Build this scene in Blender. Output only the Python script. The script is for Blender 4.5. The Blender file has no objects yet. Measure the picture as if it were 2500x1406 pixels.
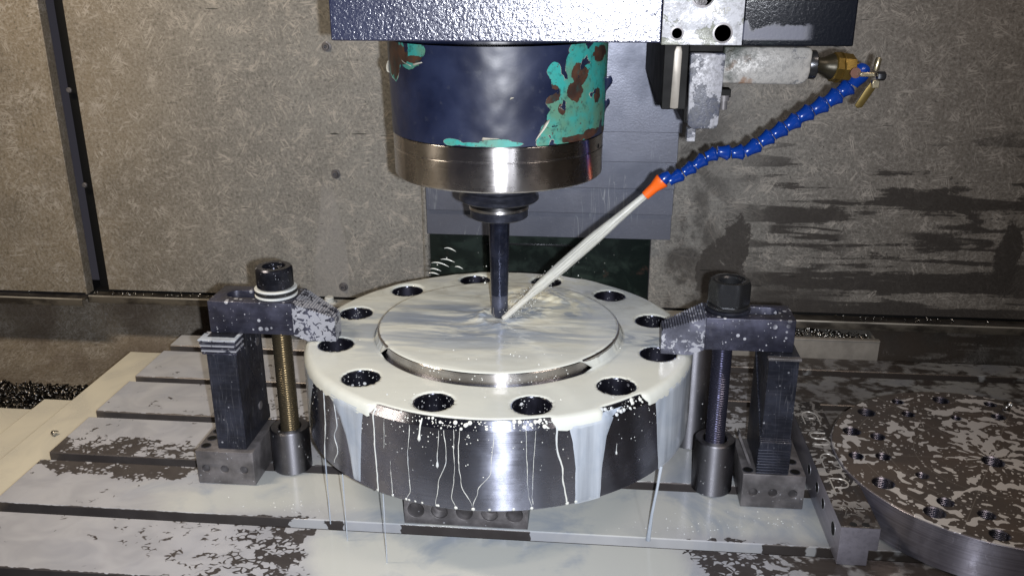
import bpy, bmesh, math, random
import numpy as np
from mathutils import Vector, Matrix, noise
from mathutils.geometry import tessellate_polygon
R_ = math.radians
random.seed(7)
sc = bpy.context.scene
col = sc.collection

# ------------------------------------------------------------------ camera
cd = bpy.data.cameras.new('camera'); cam = bpy.data.objects.new('camera', cd); col.objects.link(cam)
cam_right = Vector((0.99554154, 0.09431744, -0.0011246)).normalized()
cam_fwd = Vector((-0.08909682, 0.93638909, -0.3394661)).normalized()
cam_up = cam_right.cross(cam_fwd).normalized()
CAM = Vector((0.1211, -1.0889, 0.658))
mw = Matrix((cam_right, cam_up, -cam_fwd)).transposed().to_4x4(); mw.translation = CAM
cam.matrix_world = mw
cd.sensor_width = 36; cd.sensor_fit = 'HORIZONTAL'; cd.lens = 36 * 2205.065 / 2500
cd.clip_start = 0.02; cd.clip_end = 50
sc.camera = cam
# ------------------------------------------------------------------ world: a dim workshop
w = bpy.data.worlds.new('World'); sc.world = w; w.use_nodes = True
bg = w.node_tree.nodes['Background']; bg.inputs[0].default_value = (0.62, 0.59, 0.74, 1); bg.inputs[1].default_value = 0.050
# ------------------------------------------------------------------ lamps
def lamp(name, kind, loc, power, colr, aim=None, **kw):
    l = bpy.data.lights.new(name, kind); l.energy = power; l.color = colr
    for k, v in kw.items(): setattr(l, k, v)
    o = bpy.data.objects.new(name, l); col.objects.link(o); o.location = loc
    if aim is not None: o.rotation_euler = (Vector(aim) - Vector(loc)).to_track_quat('-Z', 'Y').to_euler()
    return o
# the phone's flash, a hand's breadth from the lens
lamp('phone_flash', 'SPOT', CAM + cam_right * 0.03 - cam_up * 0.012 + cam_fwd*0.01, 72, (0.93, 0.95, 1.0), CAM + cam_fwd*1.2 + cam_right*(-0.14) + cam_up*0.10,
     spot_size=R_(94), spot_blend=1.0, shadow_soft_size=0.006)
# machine work lamp at left; the right one is added for fill and reflections
lamp('work_lamp_left', 'AREA', (-0.95, -0.30, 1.2), 13.0, (1.0, 0.84, 0.64), (-0.9, 0.45, 0.2), shape='RECTANGLE', size=0.5, size_y=0.12)
lamp('fill_lamp_right', 'AREA', (0.75, -0.45, 1.25), 3.6, (1.0, 0.84, 0.70), (0.6, 0.3, 0.2), shape='RECTANGLE', size=0.5, size_y=0.1)
lamp('inspection_lamp', 'SPOT', CAM + cam_right * 0.27 + cam_up * 0.02, 6.0, (0.9, 0.93, 1.0), (0.1, 0, 0.3), spot_size=R_(80), spot_blend=1.0, shadow_soft_size=0.02)
sc.view_settings.view_transform = 'Standard'; sc.view_settings.look = 'None'
sc.view_settings.exposure = 0.0; sc.view_settings.gamma = 1.0
sc.cycles.use_denoising = True
sc.cycles.max_bounces = 6; sc.cycles.diffuse_bounces = 3; sc.cycles.glossy_bounces = 4; sc.cycles.transmission_bounces = 2
sc.cycles.caustics_reflective = False; sc.cycles.caustics_refractive = False
sc.cycles.sample_clamp_indirect = 3.0

# ------------------------------------------------------------------ object helpers
def thing(name, label, cat, loc=(0, 0, 0), group=None, kind=None):
    o = bpy.data.objects.new(name, None); col.objects.link(o); o.location = loc
    o.empty_display_size = 0.02
    tag(o, label, cat, group, kind); return o
def tag(o, label=None, cat=None, group=None, kind=None):
    if label: o['label'] = label
    if cat: o['category'] = cat
    if group: o['group'] = group
    if kind: o['kind'] = kind
    return o
def world_loc(p):
    v = Vector((0, 0, 0))
    while p is not None: v = v + p.location; p = p.parent
    return v
class MB:
    """collects world-space vertices and faces, then links them as ONE mesh object"""
    def __init__(s): s.v = []; s.f = []; s.a = {}
    def add(s, vs, fs):
        n = len(s.v); s.v += [tuple(p) for p in vs]; s.f += [tuple(i + n for i in f) for f in fs]; return s
    def box(s, x0, x1, y0, y1, z0, z1):
        vs = [(x, y, z) for z in (z0, z1) for y in (y0, y1) for x in (x0, x1)]
        return s.add(vs, [(0, 2, 3, 1), (4, 5, 7, 6), (0, 1, 5, 4), (2, 6, 7, 3), (0, 4, 6, 2), (1, 3, 7, 5)])
    def lathe(s, prof, seg=64, o=(0, 0, 0), M=None, cap=True, a0=0.0):
        """prof: list of (r, h) going up; axis z, or M's z"""
        n = len(s.v); vs = []
        for r, h in prof:
            for k in range(seg):
                t = a0 + 2 * math.pi * k / seg
                p = Vector((r * math.cos(t), r * math.sin(t), h))
                if M is not None: p = M @ p
                vs.append((p.x + o[0], p.y + o[1], p.z + o[2]))
        fs = []
        for i in range(len(prof) - 1):
            for k in range(seg):
                k2 = (k + 1) % seg
                fs.append((i * seg + k, i * seg + k2, (i + 1) * seg + k2, (i + 1) * seg + k))
        if cap:
            fs.append(tuple(range(seg))[::-1]); m = (len(prof) - 1) * seg
            fs.append(tuple(m + k for k in range(seg)))
        return s.add(vs, fs)
    def prism(s, outer, holes, z0, z1, M=None):
        """outer: 2D loop; holes: list of (loop, depth or None for through); front face at z1, back at z0"""
        M = M or Matrix()
        loops = [outer] + [h[0] for h in holes]
        tris = tessellate_polygon([[Vector((p[0], p[1], 0)) for p in L] for L in loops])
        flat = [p for L in loops for p in L]
        P = lambda p, z: M @ Vector((p[0], p[1], z))
        def orient(t):
            a, b, c = (flat[i] for i in t)
            return t if (b[0]-a[0])*(c[1]-a[1]) - (b[1]-a[1])*(c[0]-a[0]) > 0 else (t[0], t[2], t[1])
        tris = [orient(t) for t in tris]
        n = len(flat)
        s.add([P(p, z1) for p in flat], tris)
        thr = [outer] + [h[0] for h in holes if h[1] is None]
        t2 = tessellate_polygon([[Vector((p[0], p[1], 0)) for p in L] for L in thr])
        fl0 = flat; flat = [p for L in thr for p in L]
        t2 = [orient(t) for t in t2]
        s.add([P(p, z0) for p in flat], [t[::-1] for t in t2])
        def area(L): return sum(L[i][0]*L[(i+1) % len(L)][1]-L[(i+1) % len(L)][0]*L[i][1] for i in range(len(L)))
        def wall(L, za, zb, inner):
            k = len(L); vs = [P(p, za) for p in L] + [P(p, zb) for p in L]
            fs = [(i, (i+1) % k, k+(i+1) % k, k+i) for i in range(k)]
            if (area(L) > 0) == inner: fs = [f[::-1] for f in fs]
            s.add(vs, fs)
        wall(outer, z0, z1, False)
        for L, d in holes:
            if d is None: wall(L, z0, z1, True)
            else:
                wall(L, z1 - d, z1, True)
                LL = L if area(L) > 0 else L[::-1]
                s.add([P(p, z1 - d) for p in LL], [tuple(range(len(LL)))])
        return s
    def tube(s, pts, rads, seg=12, cap=True):
        pts = [Vector(p) for p in pts]; n0 = None; vs = []; fs = []
        prev = None
        for i, p in enumerate(pts):
            t = (pts[min(i+1, len(pts)-1)] - pts[max(i-1, 0)]).normalized()
            if prev is None:
                a = Vector((0, 0, 1)) if abs(t.z) < .9 else Vector((1, 0, 0))
                nx = t.cross(a).normalized()
            else:
                nx = (prev - t * prev.dot(t)).normalized()
            prev = nx; ny = t.cross(nx)
            r = rads[i] if hasattr(rads, '__len__') else rads
            for k in range(seg):
                q = 2*math.pi*k/seg; vs.append(p + nx*(r*math.cos(q)) + ny*(r*math.sin(q)))
        for i in range(len(pts)-1):
            for k in range(seg):
                k2 = (k+1) % seg; fs.append((i*seg+k, i*seg+k2, (i+1)*seg+k2, (i+1)*seg+k))
        if cap:
            fs.append(tuple(range(seg))[::-1]); m = (len(pts)-1)*seg; fs.append(tuple(m+k for k in range(seg)))
        return s.add(vs, fs)
    def build(s, name, mat, parent=None, smooth=True, ang=35, bevel=0, attrs=None, origin=None):
        base = world_loc(parent) if parent else Vector(origin or (0, 0, 0))
        me = bpy.data.meshes.new(name)
        bx, by, bz = base
        me.from_pydata([(x-bx, y-by, z-bz) for x, y, z in s.v], [], s.f); me.update()
        me.materials.append(mat)
        if smooth:
            me.shade_smooth(); me.set_sharp_from_angle(angle=R_(ang))
        for k, vals in (attrs or {}).items():
            at = me.attributes.new(k, 'FLOAT', 'POINT'); at.data.foreach_set('value', np.array(vals, dtype=np.float32))
        o = bpy.data.objects.new(name, me); col.objects.link(o)
        if parent: o.parent = parent
        else: o.location = base
        if bevel:
            # weld first so that the bevel sees connected faces
            bm = bmesh.new(); bm.from_mesh(me); bmesh.ops.remove_doubles(bm, verts=bm.verts, dist=1e-5)
            bm.to_mesh(me); bm.free()
            m = o.modifiers.new('edge', 'BEVEL'); m.width = bevel; m.segments = 2; m.limit_method = 'ANGLE'; m.angle_limit = R_(50)
            m.use_clamp_overlap = True
        return o
def circ(cx, cy, r, n=24, a0=0.0): return [(cx + r*math.cos(a0+2*math.pi*k/n), cy + r*math.sin(a0+2*math.pi*k/n)) for k in range(n)]
def slot(x0, x1, cy, r, n=12):
    L = [(x1 - r + r*math.cos(-math.pi/2+math.pi*k/n), cy + r*math.sin(-math.pi/2+math.pi*k/n)) for k in range(n+1)]
    L += [(x0 + r + r*math.cos(math.pi/2+math.pi*k/n), cy + r*math.sin(math.pi/2+math.pi*k/n)) for k in range(n+1)]
    return L
def rect(x0, x1, y0, y1): return [(x0, y0), (x1, y0), (x1, y1), (x0, y1)]
def front(y): # local (x, z, depth) -> world: prism faces -Y, front face at local z=0
    return Matrix(((1, 0, 0, 0), (0, 0, -1, y), (0, 1, 0, 0), (0, 0, 0, 1)))
def copy_tree(root, loc, name=None):
    c = root.copy(); col.objects.link(c); c.location = loc
    for ch in root.children:
        d = ch.copy(); col.objects.link(d); d.parent = c
        for g in ch.children:
            e = g.copy(); col.objects.link(e); e.parent = d
    return c
def sstep(a, b, x):
    t = min(1, max(0, (x-a)/(b-a))); return t*t*(3-2*t)

# ------------------------------------------------------------------ material helpers
class NT:
    def __init__(s, name):
        s.m = bpy.data.materials.new(name); s.m.use_nodes = True; s.t = s.m.node_tree; s.n = s.t.nodes; s.l = s.t.links
        s.b = s.n['Principled BSDF']; s.geo = s.n.new('ShaderNodeNewGeometry'); s.pos = s.geo.outputs['Position']
    def lk(s, a, b): s.l.new(a, b)
    def setin(s, sock, v):
        if isinstance(v, bpy.types.NodeSocket): s.lk(v, sock)
        elif isinstance(v, (tuple, list)) and len(v) == 3 and sock.type == 'RGBA': sock.default_value = (*v, 1)
        else: sock.default_value = v
    def P(s, **kw):
        for k, v in kw.items(): s.setin(s.b.inputs[k.replace('_', ' ')], v)
    def scale(s, vec, sc_, loc=(0, 0, 0), rot=(0, 0, 0)):
        m = s.n.new('ShaderNodeMapping'); s.setin(m.inputs['Vector'], vec); m.inputs['Scale'].default_value = sc_
        m.inputs['Location'].default_value = loc; m.inputs['Rotation'].default_value = rot; return m.outputs[0]
    def noise(s, scale, detail=4, rough=.55, vec=None, dist=0.0, lac=2.0):
        n = s.n.new('ShaderNodeTexNoise'); s.setin(n.inputs['Vector'], vec or s.pos); n.inputs['Scale'].default_value = scale
        n.inputs['Detail'].default_value = detail; n.inputs['Roughness'].default_value = rough; n.inputs['Distortion'].default_value = dist
        n.inputs['Lacunarity'].default_value = lac
        return n.outputs['Fac']
    def voro(s, scale, vec=None, feat='F1', rnd=1.0, out='Distance', smooth=None):
        n = s.n.new('ShaderNodeTexVoronoi'); s.setin(n.inputs['Vector'], vec or s.pos); n.inputs['Scale'].default_value = scale
        n.feature = feat; n.inputs['Randomness'].default_value = rnd
        return n.outputs[out]
    def math(s, op, a, b=0.0, c=0.0, clamp=False):
        n = s.n.new('ShaderNodeMath'); n.operation = op; n.use_clamp = clamp
        s.setin(n.inputs[0], a); s.setin(n.inputs[1], b); s.setin(n.inputs[2], c); return n.outputs[0]
    def ramp(s, x, a, b, lo=0.0, hi=1.0, smooth=True):
        n = s.n.new('ShaderNodeMapRange'); n.interpolation_type = 'SMOOTHSTEP' if smooth else 'LINEAR'
        s.setin(n.inputs[0], x); s.setin(n.inputs[1], a); s.setin(n.inputs[2], b)
        s.setin(n.inputs[3], lo); s.setin(n.inputs[4], hi); return n.outputs[0]
    def mix(s, f, a, b):
        n = s.n.new('ShaderNodeMix'); n.data_type = 'RGBA'; s.setin(n.inputs[0], f); s.setin(n.inputs[6], a); s.setin(n.inputs[7], b)
        return n.outputs[2]
    def mixf(s, f, a, b):
        n = s.n.new('ShaderNodeMix'); n.data_type = 'FLOAT'; s.setin(n.inputs[0], f); s.setin(n.inputs[2], a); s.setin(n.inputs[3], b)
        return n.outputs[0]
    def attr(s, name):
        n = s.n.new('ShaderNodeAttribute'); n.attribute_name = name; return n.outputs['Fac']
    def xyz(s, vec=None):
        n = s.n.new('ShaderNodeSeparateXYZ'); s.setin(n.inputs[0], vec or s.pos); return n.outputs
    def comb(s, x, y, z):
        n = s.n.new('ShaderNodeCombineXYZ'); s.setin(n.inputs[0], x); s.setin(n.inputs[1], y); s.setin(n.inputs[2], z); return n.outputs[0]
    def bump(s, h, strength=.3, dist=.001, normal=None):
        n = s.n.new('ShaderNodeBump'); s.setin(n.inputs['Height'], h); n.inputs['Strength'].default_value = strength
        n.inputs['Distance'].default_value = dist
        if normal: s.lk(normal, n.inputs['Normal'])
        return n.outputs[0]
    def add(s, a, b): return s.math('ADD', a, b)
    def mul(s, a, b): return s.math('MULTIPLY', a, b)

MILK = (0.66, 0.665, 0.60)
def droplets(N, scale, thr=.30, soft=.05, vec=None, gate=True):
    """white drops: a voronoi cell centre mask with varied sizes"""
    d = N.voro(scale, vec); c = N.voro(scale, vec, out='Color')
    sx = N.n.new('ShaderNodeSeparateColor'); N.lk(c, sx.inputs[0])
    lim = N.ramp(sx.outputs[0], .35, 1.0, 0.0, thr, smooth=False)
    m = N.ramp(N.math('SUBTRACT', d, lim), soft*.1, -soft, 0, 1)
    return N.mul(m, N.ramp(N.noise(scale*.16, 2, .5), .44, .56)) if gate else m

def milk_mat(name='coolant_emulsion', col1=(0.62, 0.63, 0.59), col2=(0.48, 0.51, 0.53), streak=None, bumps=.15):
    N = NT(name)
    n1 = N.noise(9, 5, .6, dist=1.5); 
    c = N.mix(N.ramp(n1, .42, .68), col1, col2)
    N.P(Base_Color=c, Roughness=.13, Specular_IOR_Level=.5)
    h = N.add(N.noise(60, 4, .5), N.mul(N.noise(18, 3), 2.0))
    N.P(Normal=N.bump(h, bumps, .0012))
    N.P(Subsurface_Weight=0.0)
    return N.m
M_milk = milk_mat()

def steel(name, base=(.50, .50, .52), rough=.28, axis='x', dropsc=None, dropw=0.0, grime=.35, metallic=1.0, aniso=0.0, film=None):
    N = NT(name)
    sc_ = {'x': (6, 260, 260), 'y': (260, 6, 260), 'z': (260, 260, 6), 'r': (30, 30, 900)}[axis]
    st = N.noise(1.0, 3, .6, N.scale(N.pos, sc_))
    g = N.noise(22, 6, .6)
    c = N.mix(N.ramp(g, .35, .75, 0, grime), base, tuple(b*.45 for b in base))
    c = N.mix(N.ramp(st, .3, .8, 0, .25), c, tuple(b*.6 for b in base))
    r = N.add(N.mul(st, .12), N.ramp(g, .3, .8, rough-.05, rough+.12))
    met = metallic
    if dropsc:
        dm = droplets(N, dropsc, dropw)
        dm2 = droplets(N, dropsc*2.6, dropw*.9)
        dm = N.math('MAXIMUM', dm, dm2)
        c = N.mix(dm, c, (.50, .51, .52)); r = N.mixf(dm, r, .15); met = N.mixf(dm, metallic, 0.0)
    N.P(Base_Color=c, Roughness=r, Metallic=met, Anisotropic=aniso, Anisotropic_Rotation=.25 if aniso else 0.0)
    N.P(Normal=N.bump(st, .08, .0005))
    if aniso:
        t = N.n.new('ShaderNodeTangent'); t.direction_type = 'RADIAL'; t.axis = 'Z'; N.lk(t.outputs[0], N.b.inputs['Tangent'])
    return N.m
# ------------------------------------------------------------------ materials
def wall_material():
    N = NT('stained_sheet_metal'); p = N.pos
    x, y, z = N.xyz()
    fib = None
    for ang, s, seed in ((.15, 48, 0), (-.5, 60, 3), (.9, 55, 7), (-1.2, 64, 11)):
        v = N.scale(N.scale(p, (1, 1, 1), (0, 0, 0), (0, ang, 0)), (s*.26, s, s*1.9), (seed, 0, seed*.7))
        n = N.noise(1.0, 2, .5, v, dist=.9)
        rdg = N.math('ABSOLUTE', N.math('SUBTRACT', n, .5))
        f = N.mul(N.ramp(rdg, .030, .006, 0, 1), N.ramp(N.noise(26, 2, .5, N.scale(p, (1, 1, 1), (seed*3, 0, 0))), .47, .56))
        fib = f if fib is None else N.math('MAXIMUM', fib, f)
    gate = N.ramp(N.noise(30, 4, .65), .38, .62, .12, 1)
    fib = N.mul(fib, gate)
    n = N.noise(7, 6, .62); fine = N.noise(190, 4, .75)
    warm = N.ramp(x, -.45, -.85)                       # the left of the enclosure is browner
    basec = N.mix(warm, (.205, .200, .185), (.215, .180, .132))
    basec = N.mix(N.ramp(x, .25, .75), basec, (.165, .147, .126))
    c = N.mix(N.ramp(n, .35, .7, 0, .42), basec, (.105, .096, .084))
    c = N.mix(N.ramp(fine, .48, .70, 0, .75), c, (.32, .305, .28))
    c = N.mix(N.ramp(fine, .50, .28, 0, .85), c, (.055, .050, .045))
    c = N.mix(N.mul(fib, .8), c, (.38, .35, .31))
    # wet streaks drying sideways, on the right hand panel low down
    vs = N.scale(p, (1.9, 1, 30), (2.3, 0, 1.7), (0, .02, 0))
    s = N.noise(1.0, 5, .6, vs, dist=.22)
    s2 = N.noise(9, 5, .6)
    s = N.add(N.mul(s, .72), N.mul(s2, .28))
    s = N.add(s, N.mul(N.math('SUBTRACT', fine, .5), .14))
    reg = N.mul(N.ramp(x, .28, .46), N.mul(N.ramp(z, .46, .30), N.ramp(x, .98, .84)))
    streak = N.mul(N.ramp(N.add(s, N.ramp(z, .05, .35, .015, -.04)), .508, .532), reg)
    lowdark = N.mul(N.ramp(z, .20, .05), N.ramp(x, .28, .36))
    lowdark = N.mul(lowdark, N.mul(N.ramp(N.add(N.noise(12, 5, .6), N.mul(fine, .12)), .46, .56), N.ramp(x, .62, .5)))
    # a grimy vertical run beside the column
    run = N.mul(N.ramp(N.math('ABSOLUTE', N.math('SUBTRACT', N.add(x, N.mul(N.noise(9, 3), .06)), .335)), .03, .008), N.ramp(N.noise(11, 5, .65), .40, .6))
    run = N.mul(run, N.ramp(z, .52, .40))
    drk = N.math('MAXIMUM', streak, N.math('MAXIMUM', lowdark, N.mul(run, .8)))
    nearcol = N.mul(N.mul(N.ramp(x, .44, .30), N.ramp(x, .235, .26)), N.ramp(N.add(N.noise(15, 6, .65), N.mul(fine, .2)), .52, .66))
    drk = N.math('MAXIMUM', drk, N.mul(nearcol, .85))
    vz = N.noise(1.0, 3, .5, N.scale(p, (1.9, 1, 15), (7.1, 0, 2)), dist=.45)
    vein = N.ramp(N.add(N.math('ABSOLUTE', N.math('SUBTRACT', vz, .5)), N.mul(N.math('SUBTRACT', fine, .5), .035)), .030, .012)
    vein = N.mul(N.mul(vein, reg), N.ramp(N.noise(4.5, 3), .40, .52))
    drk = N.math('MAXIMUM', drk, vein)
    def smudge(cx, cz, rx, rz):
        u = N.math('DIVIDE', N.math('SUBTRACT', x, cx), rx); v = N.math('DIVIDE', N.math('SUBTRACT', z, cz), rz)
        q = N.add(N.add(N.mul(u, u), N.mul(v, v)), N.mul(N.math('SUBTRACT', N.add(N.noise(26, 5, .65), N.mul(fine, .3)), .65), 3.0))
        return N.ramp(q, 1.15, .75)
    for a_ in ((.372, .16, .030, .085), (.845, .17, .022, .065), (.50, .055, .16, .010), (.335, .12, .03, .05)): drk = N.math('MAXIMUM', drk, smudge(*a_))
    c = N.mix(N.mul(drk, .86), c, (.046, .041, .038))
    # a pale dried splash below the middle screw on the left hand panel
    wdt = N.ramp(z, .33, .05, .008, .042)
    pale = N.mul(N.ramp(N.math('ABSOLUTE', N.math('SUBTRACT', x, -.372)), wdt, N.mul(wdt, .8)), N.mul(N.ramp(z, .30, .24), N.ramp(x, -.34, -.345)))
    c = N.mix(N.mul(pale, .45), c, (.27, .26, .25))
    # short dark nicks
    nk = N.noise(1.0, 2, .5, N.scale(p, (16, 1, 130), (5, 0, 3)))
    c = N.mix(N.mul(N.ramp(nk, .745, .765), N.ramp(N.math('ABSOLUTE', x), .75, .5)), c, (.03, .028, .026))
    sp = N.noise(150, 2, .5)
    c = N.mix(N.mul(N.ramp(sp, .70, .74), N.ramp(x, -.7, -.2)), c, (.04, .038, .035))
    # darker and browner in patches on the lower sheets
    c = N.mix(N.mul(N.ramp(z, .035, .02), N.ramp(N.noise(8, 4), .4, .65, .15, .7)), c, (.085, .062, .045))
    N.P(Base_Color=c, Roughness=N.mixf(drk, .62, .30), Metallic=.25)
    N.P(Normal=N.bump(N.add(N.mul(fib, .5), fine), .22, .0008))
    return N.m
M_wall = wall_material()

def table_material():
    """ground cast iron with coolant lying on it; 'wet' says how much of it is covered, 'thick' how deep"""
    N = NT('wet_ground_iron'); p = N.pos
    wet = N.attr('wet'); thick = N.attr('thick'); brown = N.attr('brown')  # brown: the flash's falloff towards the right, put into the table colour
    warp = N.scale(p, (1, 1.25, 1), (0, 0, 0), (0, 0, .25))
    n1 = N.noise(66, 1.0, .4, warp, dist=.55)
    wv = N.n.new('ShaderNodeVectorMath'); wv.operation = 'ADD'; N.lk(warp, wv.inputs[0]); nz = N.n.new('ShaderNodeTexNoise'); N.lk(warp, nz.inputs['Vector']); nz.inputs['Scale'].default_value = 60; sv = N.n.new('ShaderNodeVectorMath'); sv.operation = 'SCALE'; sv.inputs['Scale'].default_value = .006; N.lk(nz.outputs['Color'], sv.inputs[0]); N.lk(sv.outputs[0], wv.inputs[1])
    n2 = N.ramp(N.voro(120, wv.outputs[0], feat='DISTANCE_TO_EDGE'), .02, .30, .30, .70)
    n3 = N.noise(20, 2, .5, warp, dist=.8)
    h = N.add(N.add(N.mul(n1, .50), N.mul(n2, .24)), N.mul(n3, .26))
    h = N.add(h, N.mul(N.math('SUBTRACT', wet, .5), N.mixf(brown, .52, .36)))
    hbr = N.add(N.add(N.mul(N.noise(24, 3, .5, warp, dist=.5), .72), N.mul(n1, .28)), N.mul(N.math('SUBTRACT', wet, .5), .30))
    h = N.mixf(brown, h, hbr)
    film = N.ramp(h, N.mixf(brown, .478, .43), N.mixf(brown, .520, .58))
    rim = N.mul(N.ramp(h, .47, .495), N.ramp(h, .53, .505))
    g = N.noise(30, 5, .6); br = N.noise(1.0, 3, .6, N.scale(p, (5, 300, 5)))
    iron = N.mix(N.ramp(g, .3, .7, 0, .6), (.105, .095, .095), (.060, .052, .052))
    iron = N.mix(brown, iron, (.058, .047, .040))
    iron = N.mix(N.ramp(br, .3, .8, 0, .35), iron, (.115, .105, .10))
    thin = N.mix(N.ramp(n3, .3, .7), (.33, .335, .37), (.41, .415, .45))
    thin = N.mix(brown, thin, (.125, .115, .110))
    deep = N.mix(N.ramp(N.noise(6, 5, .6, dist=1.4), .46, .68), (.52, .535, .51), (.34, .38, .43))
    milkc = N.mix(thick, thin, deep)
    c = N.mix(film, iron, milkc)
    N.P(Base_Color=c, Roughness=N.mixf(film, .34, N.mixf(thick, .20, .12)), Metallic=N.mixf(film, .45, 0), Specular_IOR_Level=.5)
    hb = N.add(N.mul(N.ramp(h, .47, .53), .6), N.mul(N.noise(30, 3), N.mul(thick, .6)))
    N.P(Normal=N.bump(hb, .35, .0006))
    return N.m
M_table = table_material()

def dark_oxide(name='black_oxide_steel', base=(.020, .022, .032), rough=.34, dsc=130, dw=.22, runs=0.0, met=.55, film=0.0):
    N = NT(name); p = N.pos
    st = N.noise(1.0, 3, .6, N.scale(p, (25, 300, 300)))
    g = N.noise(35, 5, .6)
    c = N.mix(N.ramp(g, .35, .75), base, tuple(b*2.3 for b in base))
    c = N.mix(N.ramp(st, .45, .8, 0, .35), c, (.09, .09, .11))
    dm = N.math('MAXIMUM', droplets(N, dsc, dw), droplets(N, dsc*2.4, dw*.8))
    if runs:
        rn = N.noise(1.0, 3, .5, N.scale(p, (120, 120, 7)), dist=.6)
        rr = N.mul(N.ramp(N.math('ABSOLUTE', N.math('SUBTRACT', rn, .5)), .012, .0), runs)
        dm = N.math('MAXIMUM', dm, N.mul(rr, .35))
    if film:
        fm = N.ramp(N.add(N.noise(150, 2, .5, dist=.8), N.mul(N.noise(30, 3), .6)), .96-film*.35, 1.0-film*.35)
        dm = N.math('MAXIMUM', dm, N.mul(fm, .85))
    c = N.mix(N.mul(dm, .8), c, (.42, .43, .47))
    N.P(Base_Color=c, Roughness=N.mixf(dm, N.ramp(g, .3, .8, rough-.06, rough+.14), .2), Metallic=N.mixf(dm, met, 0))
    N.P(Normal=N.bump(N.add(st, N.mul(dm, 2)), .12, .0005))
    return N.m
M_black = dark_oxide(runs=.5)
M_blackdry = dark_oxide('black_oxide_clean', dsc=160, dw=.05)
M_arm = dark_oxide('splashed_black_steel', (.030, .031, .048), .4, dsc=120, dw=.40)
M_armwet = dark_oxide('milky_black_steel', (.05, .052, .075), .4, dsc=105, dw=.36, film=.72)
M_armdamp = dark_oxide('damp_black_steel', (.085, .088, .115), .42, dsc=105, dw=.26, film=.25)
M_block = dark_oxide('dull_grey_steel', (.088, .083, .086), .42, dsc=150, dw=.20, met=.3)
M_steel = steel('bright_machined_steel', (.66, .65, .66), .32, 'r', grime=.15, aniso=.9)
M_flange = steel('turned_flange_steel', (.38, .40, .49), .21, 'r', dropsc=None, grime=.35, aniso=1.0)
M_hole = steel('shaded_bore_steel', (.12, .12, .17), .28, 'z', dropsc=150, dropw=.42, grime=.6)
M_sleeve = steel('splashed_sleeve_steel', (.26, .26, .29), .42, 'z', dropsc=150, dropw=.22, grime=.6, aniso=.8)
M_ring = steel('polished_nose_ring_steel', (.62, .60, .60), .20, 'r', grime=.25, aniso=.97)
M_plate = steel('wet_zinc_plate', (.50, .51, .55), .42, 'x', grime=.6, metallic=.75)

def simple(name, c, rough=.4, metallic=0.0, var=.4, sc_=40, bmp=.1, spec=.5, coat=0):
    N = NT(name)
    n = N.noise(sc_, 5, .6)
    N.P(Base_Color=N.mix(N.ramp(n, .3, .75, 0, var), c, tuple(x*.4 for x in c)), Roughness=N.ramp(n, .2, .8, max(.03, rough-.06), rough+.08),
        Metallic=metallic, Specular_IOR_Level=spec, Coat_Weight=coat)
    N.P(Normal=N.bump(N.noise(sc_*6, 3), bmp, .0006))
    return N.m
M_blue = simple('blue_hose_plastic', (.003, .034, .235), .22, sc_=60, var=.25, bmp=.05)
M_orange = simple('orange_nozzle_plastic', (.86, .13, .012), .35, sc_=60, var=.12, bmp=.05)
M_brass = simple('tarnished_brass', (.30, .20, .055), .32, .85, sc_=90, var=.5)
M_lever = simple('bright_lever_steel', (.50, .44, .30), .3, .9, sc_=90, var=.3)
M_leverb = simple('dull_brass_lever', (.16, .115, .035), .4, .7, sc_=90, var=.3)
M_dark = simple('dark_parts_and_void_shade', (.007, .007, .007), .6, 0, sc_=30, spec=.15)  # near-black for dark parts and for the shade in gaps and holes
M_slot = simple('dark_slot_iron', (.030, .023, .021), .38, .3, sc_=60, var=.5)  # near-black iron, darker than the strip tops
M_rod = simple('oiled_threaded_rod', (.26, .215, .14), .30, .9, sc_=120, var=.5)
M_rodb = simple('dark_threaded_rod', (.10, .10, .15), .28, .85, sc_=120, var=.4)
M_nut = simple('glossy_black_nut', (.075, .078, .085), .26, .8, sc_=70, var=.5)
M_chipdark = simple('dull_dark_chips', (.13, .12, .11), .3, 1.0, sc_=200, var=.8)
M_chip = simple('steel_chips', (.42, .40, .37), .22, 1.0, sc_=200, var=.7)
M_redseal = simple('reddish_copper_plug', (.13, .055, .035), .4, sc_=60)

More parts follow.
